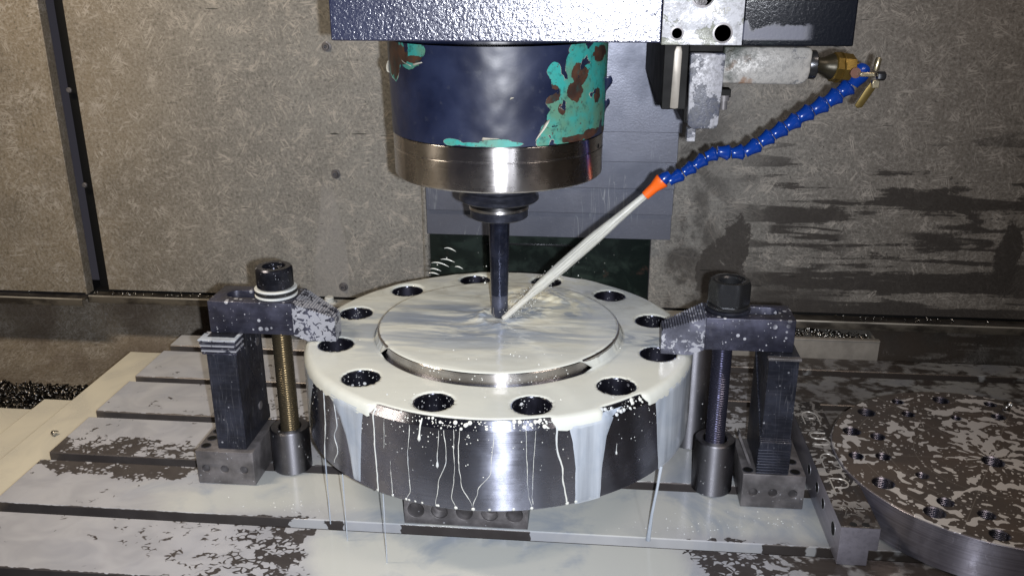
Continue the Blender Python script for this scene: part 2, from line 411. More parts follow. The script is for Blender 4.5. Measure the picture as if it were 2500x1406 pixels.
def head_paint():
    N = NT('wet_navy_hammered_paint'); p = N.pos
    v = N.noise(330, 3, .6, dist=.5); big = N.noise(14, 4)
    c = N.mix(N.ramp(big, .4, .7, 0, .6), (.014, .018, .048), (.026, .032, .068))
    x, y, z = N.xyz()
    N.P(Base_Color=c, Roughness=.30, Metallic=.1, Specular_IOR_Level=.8, Coat_Weight=.8, Coat_Roughness=.17, Coat_IOR=1.6)
    b = N.bump(N.add(v, N.mul(N.noise(120, 2), .8)), 1.0, .00055); N.P(Normal=b)
    N.lk(b, N.b.inputs['Coat Normal'])
    return N.m
M_head = head_paint()
def worn_paint(name, light=(.34, .34, .36), dark=(.045, .048, .065), thr=.5, sc_=16, rust=False, bscale=220, gl=.35):
    N = NT(name)
    n = N.noise(sc_, 6, .62, dist=.4); fine = N.noise(bscale, 3, .7)
    m = N.ramp(N.add(n, N.mul(N.math('SUBTRACT', fine, .5), .12)), thr-.015, thr+.015)
    c = N.mix(m, light, dark)
    c = N.mix(N.ramp(fine, .40, .68, 0, .5), c, (.08, .08, .08))
    if rust:
        x, y, z = N.xyz()
        r = N.mul(N.ramp(N.noise(45, 4), .48, .62), N.ramp(x, .318, .275))
        c = N.mix(r, c, (.16, .075, .03))
        k = N.mul(N.ramp(N.add(N.mul(x, -3.0), N.add(N.mul(z, 3.0), N.mul(N.noise(30, 5), .25))), .90, .96), .92)
        c = N.mix(k, c, (.012, .02, .014))
    N.P(Base_Color=c, Roughness=N.ramp(fine, .3, .7, gl, gl+.25), Specular_IOR_Level=.6)
    N.P(Normal=N.bump(N.add(fine, N.mul(m, -.6)), .5, .0010))
    return N.m
M_worn = worn_paint('flaking_grey_paint', (.30, .30, .33), (.055, .06, .085), .50, 30)
M_cast = worn_paint('rough_grey_casting', (.30, .29, .275), (.17, .17, .18), .62, 24, rust=True)
M_sideplate = worn_paint('grimy_zinc_plate', (.40, .41, .44), (.19, .20, .17), .56, 26, gl=.22)
M_blackpaint = None
def black_panel():
    N = NT('glossy_black_panel'); x, y, z = N.xyz()
    n = N.noise(40, 6, .6); f = N.noise(260, 3, .7)
    m = N.mul(N.ramp(N.add(z, N.mul(N.noise(38, 5, .6), .035)), .617, .612), N.ramp(x, .333, .318))
    m = N.mul(m, N.ramp(z, .583, .586))
    c = N.mix(N.mul(m, .8), (.003, .004, .007), (.070, .074, .105))
    c = N.mix(N.mul(N.ramp(n, .64, .74), .4), c, (.012, .018, .017))
    N.P(Base_Color=c, Roughness=N.mixf(m, .16, .5)); N.P(Normal=N.bump(f, .25, .0006)); return N.m
M_blackpaint = black_panel()

def housing_paint():
    """navy film over turquoise primer over rust; 'peel' and 'rust' attributes place the damage"""
    N = NT('peeling_navy_paint')
    peel = N.attr('peel'); rust = N.attr('rust')
    n = N.noise(38, 6, .62, dist=.5); n2 = N.noise(70, 5, .6, dist=.4)
    h = N.add(peel, N.mul(N.math('SUBTRACT', n, .5), .9))
    pm = N.ramp(h, .495, .505); edge = N.mul(N.ramp(h, .478, .487), N.ramp(h, .512, .500))
    r = N.add(rust, N.mul(N.math('SUBTRACT', n2, .5), 1.0))
    rm = N.math('MAXIMUM', N.ramp(r, .49, .52), N.mul(N.ramp(N.noise(230, 3, .6), .645, .68), N.ramp(peel, .3, .8)))
    fade = N.noise(12, 4, .6)
    navy = N.mix(N.ramp(fade, .35, .7), (.006, .009, .026), (.014, .020, .050))
    teal = N.mix(N.ramp(N.noise(28, 4), .38, .66), (.025, .26, .235), (.075, .19, .13))
    rustc = N.mix(N.ramp(N.noise(60, 5), .35, .7), (.028, .014, .010), (.075, .032, .018))
    under = N.mix(rm, teal, rustc)
    c = N.mix(pm, navy, under)
    under = under
    c = N.mix(N.mul(pm, N.ramp(N.noise(100, 5, .7), .52, .66, 0, .6)), c, (.012, .045, .042))
    c = N.mix(N.mul(N.ramp(N.noise(90, 5, .7), .60, .72, 0, .35), 1.0), c, (.05, .055, .07))
    c = N.mix(N.mul(edge, N.ramp(N.noise(24, 2), .53, .60)), c, (.50, .47, .38))
    N.P(Base_Color=c, Roughness=N.mixf(pm, N.ramp(fade, .3, .7, .30, .42), .5), Specular_IOR_Level=.6)
    N.P(Normal=N.bump(N.add(N.mul(pm, -1.0), N.mul(N.noise(24, 4), .25)), .8, .0014))
    return N.m
M_housing = housing_paint()
def cover_mat():
    N = NT('grey_blue_way_cover_steel'); x, y, z = N.xyz()
    f = N.noise(300, 3, .7); g = N.noise(10, 4, .6)
    c = N.mix(N.ramp(g, .35, .7), (.150, .160, .200), (.100, .110, .145))
    c = N.mix(N.mul(N.ramp(f, .64, .74), .5), c, (.30, .31, .34))
    rn = N.noise(1.0, 3, .5, N.scale(N.pos, (60, 1, 5)), dist=.8)
    rr = N.mul(N.ramp(N.math('ABSOLUTE', N.math('SUBTRACT', rn, .5)), .012, .002), N.mul(N.ramp(N.noise(16, 3), .5, .62), N.ramp(z, .40, .28)))
    c = N.mix(N.mul(rr, .5), c, (.34, .36, .38))
    N.P(Base_Color=c, Roughness=N.ramp(g, .3, .7, .34, .5), Metallic=.55); N.P(Normal=N.bump(f, .3, .0006)); return N.m
M_cover = cover_mat()
def column_mat():
    N = NT('dark_green_column_paint'); n = N.noise(16, 6, .62, dist=.6); f = N.noise(140, 3)
    c = N.mix(N.ramp(n, .45, .62), (.005, .010, .009), (.020, .032, .027))
    c = N.mix(N.ramp(N.noise(22, 5, .6), .62, .7, 0, .6), c, (.06, .035, .028))
    c = N.mix(N.mul(droplets(N, 120, .2), .5), c, (.3, .32, .3))
    N.P(Base_Color=c, Roughness=.35); N.P(Normal=N.bump(f, .2, .001)); return N.m
M_column = column_mat()
def cream_mat():
    N = NT('coolant_coated_cover'); n = N.noise(6, 4, .6, dist=.8)
    c = N.mix(N.ramp(n, .42, .66), (.60, .565, .46), (.50, .475, .40))
    N.P(Base_Color=c, Roughness=N.ramp(n, .3, .7, .14, .3)); N.P(Normal=N.bump(N.noise(25, 3), .08, .001)); return N.m
M_cream = cream_mat()
def disc_mat():
    """blanchard-ground plate with coolant drops dragged round by the swirl"""
    N = NT('ground_disc_with_coolant_drops'); x, y, z = N.xyz()
    dx = N.math('SUBTRACT', x, .637); dy = N.math('SUBTRACT', y, -.02)
    r = N.math('POWER', N.add(N.mul(dx, dx), N.mul(dy, dy)), .5)
    a = N.math('ARCTAN2', dy, dx)
    v = N.comb(N.mul(r, 1.2), N.mul(a, .085), 0.0)
    n1 = N.noise(46, 0.6, .4, v, dist=.9); n2 = N.noise(90, 0.5, .4, N.pos, dist=.4)
    reg = N.ramp(N.noise(9, 2), .3, .7, -.05, .05)
    ctr = N.math('POWER', N.add(N.math('POWER', N.math('SUBTRACT', x, .655), 2.0), N.math('POWER', N.math('SUBTRACT', y, .03), 2.0)), .5)
    h = N.add(N.add(N.mul(n1, .60), N.mul(n2, .40)), N.add(reg, N.ramp(ctr, .11, .0, 0, .13)))
    film = N.ramp(h, .548, .560)
    film = N.math('MAXIMUM', film, droplets(N, 95, .36, .05, None, False))
    film = N.math('MAXIMUM', film, droplets(N, 210, .34, .05, None, False))
    film = N.mul(film, N.ramp(z, .0, .002))
    side = N.ramp(z, .0565, .0545)
    film = N.mul(film, N.ramp(z, .0545, .0565, .12, 1))
    br = N.noise(1.0, 2, .6, N.comb(N.mul(r, 500), N.mul(a, 1.0), N.mul(z, 500)))
    c0 = N.mix(N.ramp(N.noise(12, 4), .3, .7), (.125, .098, .082), (.090, .078, .072))
    c0 = N.mix(side, N.mix(N.ramp(br, .3, .8, 0, .3), c0, (.12, .10, .09)), N.mix(N.ramp(br, .3, .7), (.50, .49, .58), (.36, .35, .42)))
    # scribed layout circles and lines
    sc1 = None
    for rr in (.092, .128, .163):
        l = N.ramp(N.math('ABSOLUTE', N.math('SUBTRACT', r, rr)), .0007, .0003); sc1 = l if sc1 is None else N.math('MAXIMUM', sc1, l)
    for ang in (0.0, 1.05, 2.09):
        d = N.math('ABSOLUTE', N.math('SUBTRACT', N.mul(dx, math.sin(ang)), N.mul(dy, math.cos(ang))))
        sc1 = N.math('MAXIMUM', sc1, N.ramp(d, .0007, .0003))
    sc1 = N.mul(sc1, N.ramp(side, .5, .4))
    c0 = N.mix(N.mul(sc1, .45), c0, (.30, .27, .24))
    filmside = N.mul(film, N.ramp(N.math('SUBTRACT', 1.0, side), 0, 1, .35, 1))
    c = N.mix(filmside, c0, (.48, .455, .435))
    N.P(Base_Color=c, Roughness=N.mixf(filmside, .28, .16), Metallic=N.mixf(filmside, N.mixf(side, .35, .9), 0))
    N.P(Normal=N.bump(N.add(film, N.mul(br, .2)), .3, .0007), Anisotropic=N.mul(side, .92), Anisotropic_Rotation=.25)
    t = N.n.new('ShaderNodeTangent'); t.direction_type = 'RADIAL'; t.axis = 'Z'; N.lk(t.outputs[0], N.b.inputs['Tangent']); return N.m
M_disc = disc_mat()
def bar_mat():
    N = NT('wet_ground_bar'); x, y, z = N.xyz()
    n = N.noise(70, 1.2, .5, dist=1.4); top = N.ramp(z, .0505, .0515)
    film = N.mul(N.ramp(N.add(N.mul(n, .7), N.mul(N.noise(24, 3, dist=.8), .35)), .560, .575), N.ramp(y, -.175, -.10, .25, 1))
    film = N.math('MAXIMUM', film, N.mul(droplets(N, 190, .4), .9)); film = N.mul(film, top)
    c0 = N.mix(top, (.29, .28, .33), N.mix(N.ramp(N.noise(30, 4), .35, .7), (.075, .060, .052), (.045, .040, .040)))
    c0 = N.mix(N.ramp(N.noise(1.0, 3, .6, N.scale(N.pos, (200, 8, 200))), .4, .8, 0, .35), c0, (.10, .10, .11))
    c = N.mix(N.mul(film, .75), c0, (.34, .33, .32))
    N.P(Base_Color=c, Roughness=N.mixf(film, .34, .16), Metallic=N.mixf(film, .5, 0))
    N.P(Normal=N.bump(N.add(film, N.mul(N.noise(300, 2), .2)), .25, .0006)); return N.m
M_bar = bar_mat()
M_scribe = simple('scribed_bright_line', (.50, .48, .45), .4, .3, var=.3)

# ------------------------------------------------------------------ the enclosure
enc = thing('enclosure_wall', 'brown stained sheet metal enclosure walls behind the machine table', 'machine enclosure', (0, .5, 0), kind='structure')
def panel(name, x0, x1, yf, z0, z1, mat, thick=.004, parent=enc, bevel=.001):
    return MB().box(x0, x1, yf, yf+thick, z0, z1).build(name, mat, parent, bevel=bevel)
panel('wall_panel', -1.12, -.862, .478, .052, 1.25, M_wall)
MB().box(-.862, -.858, .4755, .500, .050, 1.25).build('folded_edge', M_wall, enc, bevel=.001)
MB().box(-.8575, -.8265, .524, .528, .02, 1.25).build('seam_shade_strip', M_dark, enc)  # near-black strip behind the seam gap, its shadow put into the colour
panel('wall_panel', -.827, -.186, .500, .052, 1.25, M_wall)
panel('wall_panel', .2235, 1.14, .500, .052, 1.25, M_wall)
# a shallow rolled edge where the right and left panels meet the column
MB().tube([(-.190, .503, .05), (-.190, .503, 1.2)], .0075, 12).build('rolled_edge', M_wall, enc)
# ledges at the foot of the wall panels
def ledge(x0, x1, zt, depth=.026):
    yb = .505; yf = .500 - depth
    m = MB().prism([(yb, zt), (yf+.004, zt), (yf+.001, zt+.0035), (yf, zt+.0015), (yf, zt-.0115), (yf+.003, zt-.0115), (yf+.003, zt-.003), (yb, zt-.003)], [], x0, x1,
                   Matrix(((0, 0, 1, 0), (1, 0, 0, 0), (0, 1, 0, 0), (0, 0, 0, 1))))
    return m.build('ledge', M_ledge, enc)
def ledge_mat():
    N = NT('bright_ledge_metal'); x, y, z = N.xyz()
    n = N.noise(30, 5, .6, N.scale(N.pos, (.5, 1, 1)))
    c = N.mix(N.ramp(n, .4, .62), (.19, .17, .14), (.06, .052, .044))
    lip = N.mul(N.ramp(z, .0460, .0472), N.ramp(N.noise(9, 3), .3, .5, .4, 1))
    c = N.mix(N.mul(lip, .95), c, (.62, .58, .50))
    milky = N.mul(N.ramp(N.math('ABSOLUTE', x), .46, .34), N.ramp(z, .040, .044))
    c = N.mix(milky, c, (.42, .42, .40))
    N.P(Base_Color=c, Roughness=.34, Metallic=N.mixf(milky, .7, 0)); N.P(Normal=N.bump(n, .2, .0006)); return N.m
M_ledge = ledge_mat()
ledge(-1.12, -.858, .0455, .046); ledge(-.856, -.30, .0455); ledge(-.2995, -.186, .0455); ledge(.2235, .44, .0455, .032); ledge(.4403, 1.14, .0455, .032)
# lower recessed sheets, curving forward into the chip trough
def lower(x0, x1):
    prof = [(.56, .05), (.56, 0), (.555, -.035), (.54, -.06), (.505, -.085), (.455, -.102), (.39, -.115), (.2, -.12), (-.9, -.13)]
    vs = [(x, y, z) for x in (x0, x1) for y, z in prof]; n = len(prof)
    return MB().add(vs, [(i, i+1, n+i+1, n+i) for i in range(n-1)]).build('lower_sheet', M_wall, enc)
lower(-1.12, .64); lower(.6405, 1.14)
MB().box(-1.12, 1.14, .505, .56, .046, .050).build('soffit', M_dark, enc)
# side walls of the cabin, outside the frame but mirrored in the bright steel
panel('side_sheet', -1.124, -1.12, -.05, -.14, 1.25, M_wall, thick=.61)
panel('side_sheet', 1.14, 1.144, .05, -.14, 1.25, M_wall, thick=.51)
panel('dark_reflection_sheet', -1.124, -1.12, -1.0, .30, 1.25, M_dark, thick=.945)  # unseen dark sheets, added to mirror as dark bands in the steel
panel('dark_reflection_sheet', 1.14, 1.144, -1.0, .30, 1.25, M_dark, thick=1.045)
panel('side_sheet', -1.124, -1.12, -1.0, -.14, .298, M_wall, thick=.945)
panel('side_sheet', 1.14, 1.144, -1.0, -.14, .298, M_wall, thick=1.045)
for (x, z) in ((-.355, .519), (-.354, .293), (-.354, .074)):
    b = MB().lathe([(.0085, 0), (.0085, .0015), (.0055, .002), (.0055, .0055), (.0048, .0065), (.0030, .0065), (.0030, .0025)], 20, (x, .500, z), Matrix.Rotation(R_(90), 4, 'X'))
    b.build('screw', M_block, enc)
for (x, z) in ((-.848, .437), (-.848, .259)):
    MB().lathe([(.005, 0), (.005, .003), (.0035, .0045)], 14, (x, .512, z), Matrix.Rotation(R_(90), 4, 'X')).build('screw', M_block, enc)
tag(MB().lathe([(.012, 0), (.012, .002), (.009, .0025), (.009, .006), (.0075, .0075), (.0085, .008), (.0085, .011), (.007, .0125)], 24, (-.379, .485, .0455)).build('ledge_bolt', M_milk),
    'small milky round bolt standing on the wall ledge behind the left clamp nose', 'bolt')

# column of the machine with its telescopic way cover
cl = thing('machine_column', 'dark green painted machine column behind the workpiece with a recessed black window', 'machine column', (.014, .56, -.1))
MB().prism(rect(-.195, .2225, -.12, .60), [(rect(-.076, .080, .02, .166), .05)], -.12, 0, front(.500)).build('casting', M_column, cl, bevel=.002)
MB().box(-.078, .082, .4975, .4995, .1665, .170).build('window_lip', M_nut, cl, bevel=.0006)
wc = thing('way_cover', 'grey blue telescopic way cover of overlapping steel plates behind the spindle', 'way cover', (.04, .46, .19))
zs = [.1935, .2405, .288, .336, .388, .95]
for i in range(5):
    Y = .466 - .008*i; xl = -.1815 + .0012*i; xr = (.255, .2555, .256, .257, .2615)[i]
    h = zs[i+1] + (.012 if i < 4 else 0)
    MB().box(xl, xr, Y, Y + .006, zs[i] + .0003*i, h).box(xl, xl+.002, Y+.006, .499, zs[i], h).box(xr-.002, xr, Y+.006, .499, zs[i], h).build('cover_plate', M_cover, wc, bevel=.0008)

# chip tray behind the table on the right
tr = thing('chip_tray', 'narrow worn steel tray heaped with chips behind the right clamp', 'tray', (.45, .47, .0))
M_tray = simple('worn_tray_steel', (.36, .33, .29), .45, .3, sc_=30, var=.6)
MB().box(.30, .630, .436, .440, -.10, .0245).box(.30, .630, .434, .445, .0245, .0275).build('front_lip', M_tray, tr, bevel=.001)
MB().box(.30, .628, .440, .548, .006, .010).build('tray_floor', M_tray, tr)
MB().box(.626, .630, .4405, .548, -.10, .020).build('end_plate', M_tray, tr)

# ------------------------------------------------------------------ machine table
tb = thing('machine_table', 'slotted iron machine table flooded with milky coolant, T slots running left to right', 'machine table', (.2, 0, -.05))
# control points of the cover of coolant: x, y, wet, thick
CP = [(-.62,-.10,.86,.1),(-.55,-.10,.88,.1),(-.50,-.13,.72,.15),(-.47,-.12,.80,.2),(-.43,-.10,.93,.6),(-.58,-.05,.40,0),(-.50,-.05,.34,0),(-.44,-.055,.33,0),(-.41,-.065,.6,.4),
 (-.38,-.12,1.2,.9),(-.30,-.10,1.3,1),(-.1,-.1,1.4,1),(.1,-.1,1.4,1),(.3,-.1,1.4,1),(.39,-.1,1.4,.9),(.1,-.05,1.4,1),(-.2,-.05,1.3,1),(.40,-.06,1.2,.8),
 (-.62,-.01,.42,0),(-.55,0,.36,0),(-.48,0,.50,0),(-.44,.0,.55,.1),(-.62,.06,.80,.1),(-.55,.06,.86,.1),(-.48,.06,.84,.1),(-.42,.05,.80,.1),(-.36,.04,.6,.1),(-.30,.03,.62,.2),
 (-.62,.12,.80,.15),(-.5,.12,.74,.1),(-.4,.12,.66,.1),(-.33,.12,.52,.1),(-.6,.18,.90,.2),(-.45,.18,.86,.1),(-.33,.18,.70,.1),
 (-.6,.25,.78,.15),(-.45,.25,.74,.1),(-.33,.25,.66,.1),(-.6,.32,.95,.2),(-.45,.32,.88,.2),(-.33,.32,.78,.1),(-.5,.40,.72,.2),(-.35,.40,.78,.2),
 (0,.1,1.0,.8),(0,.3,.8,.3),(.26,.12,.9,.6),(.30,.06,.95,.6),(.33,.15,.55,.2),(.33,.25,.42,.1),
 (-.60,-.19,.84,.1),(-.55,-.22,.86,.1),(-.50,-.25,.90,.15),(-.45,-.20,.74,.1),(-.42,-.26,.88,.1),(-.38,-.19,.66,.1),(-.36,-.23,.68,.1),(-.32,-.18,.62,.1),(-.32,-.23,.60,.1),(-.27,-.18,.56,.1),(-.28,-.24,.58,.1),
 (-.24,-.18,.46,.1),(-.235,-.22,.44,.1),(-.225,-.26,.44,.1),(-.175,-.19,1.3,1),(-.165,-.22,1.3,1),(-.15,-.25,1.3,1),(-.1,-.2,1.4,1),(0,-.2,1.4,1),(.1,-.2,1.4,1),(.2,-.19,1.3,1),(.22,-.23,1.3,1),
 (.275,-.175,.45,.2),(.285,-.20,.40,.1),(.31,-.18,.44,.1),(.32,-.21,.42,.2),(.35,-.18,.46,.2),(.36,-.21,.72,.3),(.40,-.19,.36,.2),(.42,-.21,.5,.2),(.5,-.2,.40,.1),(.6,-.2,.4,.1),
 (.45,-.05,.42,.1),(.6,0,.4,.1),(.45,.12,.50,.1),(.50,.20,.54,.1),(.8,.2,.5,.1),(.40,.18,.36,.0),(.40,.27,.46,.05),(.5,.27,.50,.1),(.5,.32,.55,.2),(.65,.27,.66,.3),(.65,.32,.68,.3),(.8,.3,.66,.3),(.42,.38,.42,.1),(.5,.38,.48,.1),(.6,.38,.46,.1),(.8,.38,.66,.3)]
CPA = np.array(CP)
def film(x, y):
    d2 = (CPA[:, 0]-x)**2 + ((CPA[:, 1]-y)*1.5)**2 + 1e-5
    w_ = 1/d2**2.2; w_ /= w_.sum()
    return float((w_*CPA[:, 2]).sum()), float((w_*CPA[:, 3]).sum())
PITCH = .1265
def strip(k, x0=-.645, x1=1.12):
    yf = -.148 + PITCH*k; yb = yf + .1072
    if k == 4: yf, yb = .3625, .412
    nx = int((x1-x0)/.009); ys = [yf+.0012] + list(np.linspace(yf+.003, yb-.003, 12)) + [yb-.0008]
    vs = []; wet = []; th = []; br = []
    for i in range(nx+1):
        x = x0 + (x1-x0)*i/nx
        col_ = [(x, yf, -.0135), (x, yf, -.0013)] + [(x, y, 0.0) for y in ys] + [(x, yb, -.001), (x, yb, -.0135)]
        for j, p in enumerate(col_):
            w_, t_ = film(x, p[1])
            if j < 2:      # the front side of the strip: coolant spilling over the edge
                sp = 0.0
                if k == 0:
                    sp = sstep(-.27, -.235, x)*(1-sstep(-.205, -.2, x))*.75 + (1.0 if -.18 < x < -.105 or x > .052 else 0)
                    if .33 < x < .385: sp = 0
                    if x > .395: sp = 0
                w_ = .05 + sp*1.1; t_ = .35
                if k == -1: w_ = .1
            elif j == 2 and k != 0: w_ = min(w_, .45)
            if j > len(ys)+1: w_ = .1
            wet.append(w_); th.append(t_); br.append(sstep(.30, .45, x)*.9*(1-sstep(.2, .05, -p[1])*0))
            vs.append(p)
    m = len(ys) + 4
    fs = [(i*m+j, (i+1)*m+j, (i+1)*m+j+1, i*m+j+1) for i in range(nx) for j in range(m-1)]
    fs.append(tuple(range(m))[::-1]); fs.append(tuple(nx*m+j for j in range(m)))
    mb = MB().add(vs, fs)
    return mb.build('table_strip', M_table, tb, ang=30, attrs={'wet': wet, 'thick': th, 'brown': br})
for k in range(-2, 5): strip(k)
for k in range(-2, 5):
    yf = -.148 + PITCH*k; yb = yf + .1072
    if k == 4: yf, yb = .3625, .412
    MB().box(-.6445, 1.12, yf+.004, yb-.004, -.034, -.0135).build('slot_side', M_slot, tb)
MB().box(-.6445, 1.12, -.41, .412, -.06, -.034).build('slot_floor', M_slot, tb)
MB().box(-.6445, 1.12, .4122, .4165, -.06, -.004).build('rear_rail', M_slot, tb, bevel=.001)
# cream coated end trough and covers to the left
et = MB().box(-.7285, -.6455, -.6, .372, -.028, -.020).build('end_trough', M_cream, tb, bevel=.0012)
wcl = thing('table_way_cover', 'cream coolant coated sliding way covers left of the machine table', 'way cover', (-.85, 0, -.1))
MB().box(-.789, -.7295, -.6, .193, -.10, -.030).build('cover_plate', M_cream, wcl, bevel=.0012)
MB().box(-1.05, -.7895, -.6, .176, -.11, -.041).build('cover_plate', M_cream, wcl, bevel=.0012)
MB().box(-1.119, -1.0505, -.6, .16, -.11, -.052).build('cover_plate', M_cream, wcl, bevel=.0012)
# ------------------------------------------------------------------ flange
F = .200; RH = .2103; PH0 = -103.9
HOLES = [(RH*math.cos(R_(PH0+30*k)), RH*math.sin(R_(PH0+30*k))) for k in range(12)]
HR = .0222
fl = thing('pipe_flange', 'large round steel flange with twelve bolt holes and a raised face, drowned in white coolant', 'flange', (0, 0, .092))
m = MB()
# annular top and bottom with the twelve through holes
loops = [(circ(x, y, HR, 40), None) for x, y in HOLES]
N_ = 144
m2 = MB().prism(circ(0, 0, .242, N_), loops, .092, F)
# drop the prism's own outer wall below the chamfer: it stays inside the lathe
m.v = m2.v; m.f = m2.f
m.lathe([(.2405, .0925), (.2475, .0922), (.250, .0945), (.250, .1915), (.2425, .1998)], N_, cap=False)
m.build('body', M_flange, fl, ang=28)
MB().lathe([(.1575, F-.002), (.1575, F+.0005), (.157, F+.0135), (.1555, F+.0150)], N_).build('raised_face', M_ring, fl, ang=28)
for x, y in HOLES:
    # liner of each bored hole, darker steel with the bore's shade in its colour
    vs = []; n = 40
    for z in (F-.0012, .0935):
        for k in range(n): vs.append((x+(HR-.0003)*math.cos(2*math.pi*k/n), y+(HR-.0003)*math.sin(2*math.pi*k/n), z))
    MB().add(vs, [(k, n+k, n+(k+1) % n, (k+1) % n) for k in range(n)]).build('bolt_hole', M_hole, fl)

# coolant on the flange
def fbm(x, y, s, seed=0.0): return noise.fractal(Vector((x*s+seed, y*s-seed, seed)), 1.0, 2.0, 4)
TOOL = (0.0, .0126)
def film_on_flange():
    N = NT('coolant_on_flange'); x, y, z = N.xyz()
    base = N.noise(5, 4, .6, dist=1.0)
    c = N.mix(N.ramp(base, .40, .66, 0, .5), (.575, .59, .54), (.46, .49, .48))
    # where the jet tears the film thin the steel shows bluish through it: streaks flung sideways
    sx = N.math('SUBTRACT', x, -.035); sy = N.math('SUBTRACT', y, -.005)
    rr = N.math('POWER', N.add(N.mul(sx, sx), N.mul(N.mul(sy, sy), 4.0)), .5)
    st = N.noise(1.0, 5, .6, N.scale(N.pos, (9, 38, 20), (0, 0, 0), (0, 0, .10)), dist=.7)
    thin = N.mul(N.ramp(rr, .30, .05), N.ramp(st, .38, .58))
    c = N.mix(N.mul(thin, .95), c, (.20, .24, .31))
    ry = N.math('SUBTRACT', x, .19); rz = N.math('SUBTRACT', y, -.01)
    r2 = N.math('POWER', N.add(N.mul(ry, ry), N.mul(N.mul(rz, rz), 3.0)), .5)
    thin2 = N.mul(N.ramp(r2, .085, .01), N.ramp(N.noise(1.0, 5, .6, N.scale(N.pos, (16, 50, 20)), dist=.9), .42, .62))
    c = N.mix(N.mul(thin2, .9), c, (.20, .23, .27))
    lf = N.math('SUBTRACT', x, -.20); lg = N.math('SUBTRACT', y, .02)
    r3 = N.math('POWER', N.add(N.mul(lf, lf), N.mul(N.mul(lg, lg), 4.0)), .5)
    c = N.mix(N.mul(N.mul(N.ramp(r3, .08, .01), N.ramp(st, .45, .62)), .6), c, (.30, .33, .36))
    # creamy froth where the jet lands
    jx = N.math('SUBTRACT', x, .055); jy = N.math('SUBTRACT', y, .075)
    rj = N.math('POWER', N.add(N.mul(jx, jx), N.mul(jy, jy)), .5)
    mot = N.mul(N.ramp(y, -.08, .08), N.ramp(N.noise(1.0, 5, .65, N.scale(N.pos, (14, 26, 10)), dist=1.2), .46, .66))
    c = N.mix(N.mul(mot, .45), c, (.36, .35, .30))
    c = N.mix(N.mul(N.ramp(rj, .10, .02), N.ramp(N.noise(26, 4, .6, dist=.8), .42, .60)), c, (.80, .765, .60))
    fr = N.ramp(N.voro(420, feat='F1'), .35, .1)
    N.P(Base_Color=c, Roughness=.14, Specular_IOR_Level=.5)
    h = N.add(N.mul(N.noise(1.0, 4, .55, N.scale(N.pos, (45, 95, 60)), dist=.6), N.ramp(rr, .34, .05, .25, 1.0)), N.mul(N.noise(14, 3), .8))
    N.P(Normal=N.bump(h, .20, .0020))
    return N.m
M_film = film_on_flange()
def edge_over(deg):
    """1 where the coolant wraps over the outer chamfer, 0 where the chamfer is bare"""
    d = (deg + 180) % 360 - 180
    bare = sstep(-119, -116, d)*(1-sstep(-72, -69, d)) + sstep(-57, -55.5, d)*(1-sstep(-44, -41, d))
    return 1 - bare
def face_over(deg):
    d = (deg + 180) % 360 - 180
    bare = sstep(-150, -142, d)*(1-sstep(-47, -38, d))
    return 1 - min(1, bare)
def film_height(x, y, r):
    d = math.hypot(x-TOOL[0], (y-TOOL[1])); h = .0012 + .0004*fbm(x, y, 12)
    act = math.exp(-(d/.13)**2)
    h += act*.0016*max(0, fbm(x*.6, y*1.4, 20, 3.1)+.4)
    # crown thrown up round the cutter and froth heaped where the jet lands
    h += .0065*math.exp(-((d-.024)/.011)**2)*(.35+.65*max(0, fbm(x, y, 50, 9)+.35))*(1.0 if x < .012 else .5)
    j = math.hypot(x-.055, y-.075); h += math.exp(-(j/.055)**2)*(.004+.006*max(0, fbm(x, y, 30, 5)+.2))
    back = sstep(.02, .2, y); h += back*.0018*max(0, fbm(x, y, 20, 2)+.3)
    return max(.0006, h)
def film_sheet(radii, zfun, name, M, seg=420, holes=True):
    vs = []; fs = []; n = len(radii)
    for i in range(n):
        for k in range(seg):
            a = 2*math.pi*k/seg; r, z = zfun(radii[i], i, math.degrees(a))
            x, y = r*math.cos(a), r*math.sin(a)
            if holes:
                for hx, hy in HOLES:
                    q = math.hypot(x-hx, y-hy)
                    if q < HR + .0022:
                        tz = F + .0001
                        if q < HR + .0006 and q > 1e-6:
                            x = hx + (x-hx)/q*(HR+.0004); y = hy + (y-hy)/q*(HR+.0004); z = F - .0008
                        else: z = min(z, tz + .0009)
            vs.append((x, y, z))
    def inhole(p): return any(math.hypot(p[0]-hx, p[1]-hy) < HR + .0005 for hx, hy in HOLES)
    flag = [holes and inhole(p) for p in vs]
    for i in range(n-1):
        for k in range(seg):
            k2 = (k+1) % seg; q = (i*seg+k, i*seg+k2, (i+1)*seg+k2, (i+1)*seg+k)[::-1]
            if holes and all(flag[t] for t in q): continue
            fs.append(q)
    return vs, fs
co = thing('coolant_film', 'sheet of white milky coolant lying over the flange and streaming off it', 'coolant', (0, 0, F), kind='stuff')
rad = list(np.linspace(.1615, .2405, 46)) + [.2415, .2425, .2435, .2445, .2455, .2465]
def zf(r, i, deg):
    eo = edge_over(deg); a = R_(deg); fo_ = face_over(deg)
    bare = (.2398 if i >= 46 else min(r, .2402 + .0007*noise.noise(Vector((deg*.9, 0, 2)))))
    if i < 46:
        h = film_height(min(r, .2405)*math.cos(a), min(r, .2405)*math.sin(a), r)
        if i == 0: h = .0002 + .0038*fo_
        hb_ = -.0004 if i == 45 else (.0009 if i == 44 else h)
        return bare + (min(r, .2405)-bare)*eo, F + hb_ + (h-hb_)*eo
    t = (i-45)/6.0
    bul = .0003 + .0005*noise.noise(Vector((deg*.5, 4, 0)))
    ang = t*math.pi/2
    ro, zo = .2405 + (.0102+bul)*math.sin(ang)**.85, F + .0010 - (.0115+6*bul)*(1-math.cos(ang))
    return bare + (ro-bare)*eo, F - .001 + (zo-F+.001)*eo
v_, f_ = film_sheet(rad, zf, '', None); MB().add(v_, f_).build('flange_film', M_film, co, ang=60)
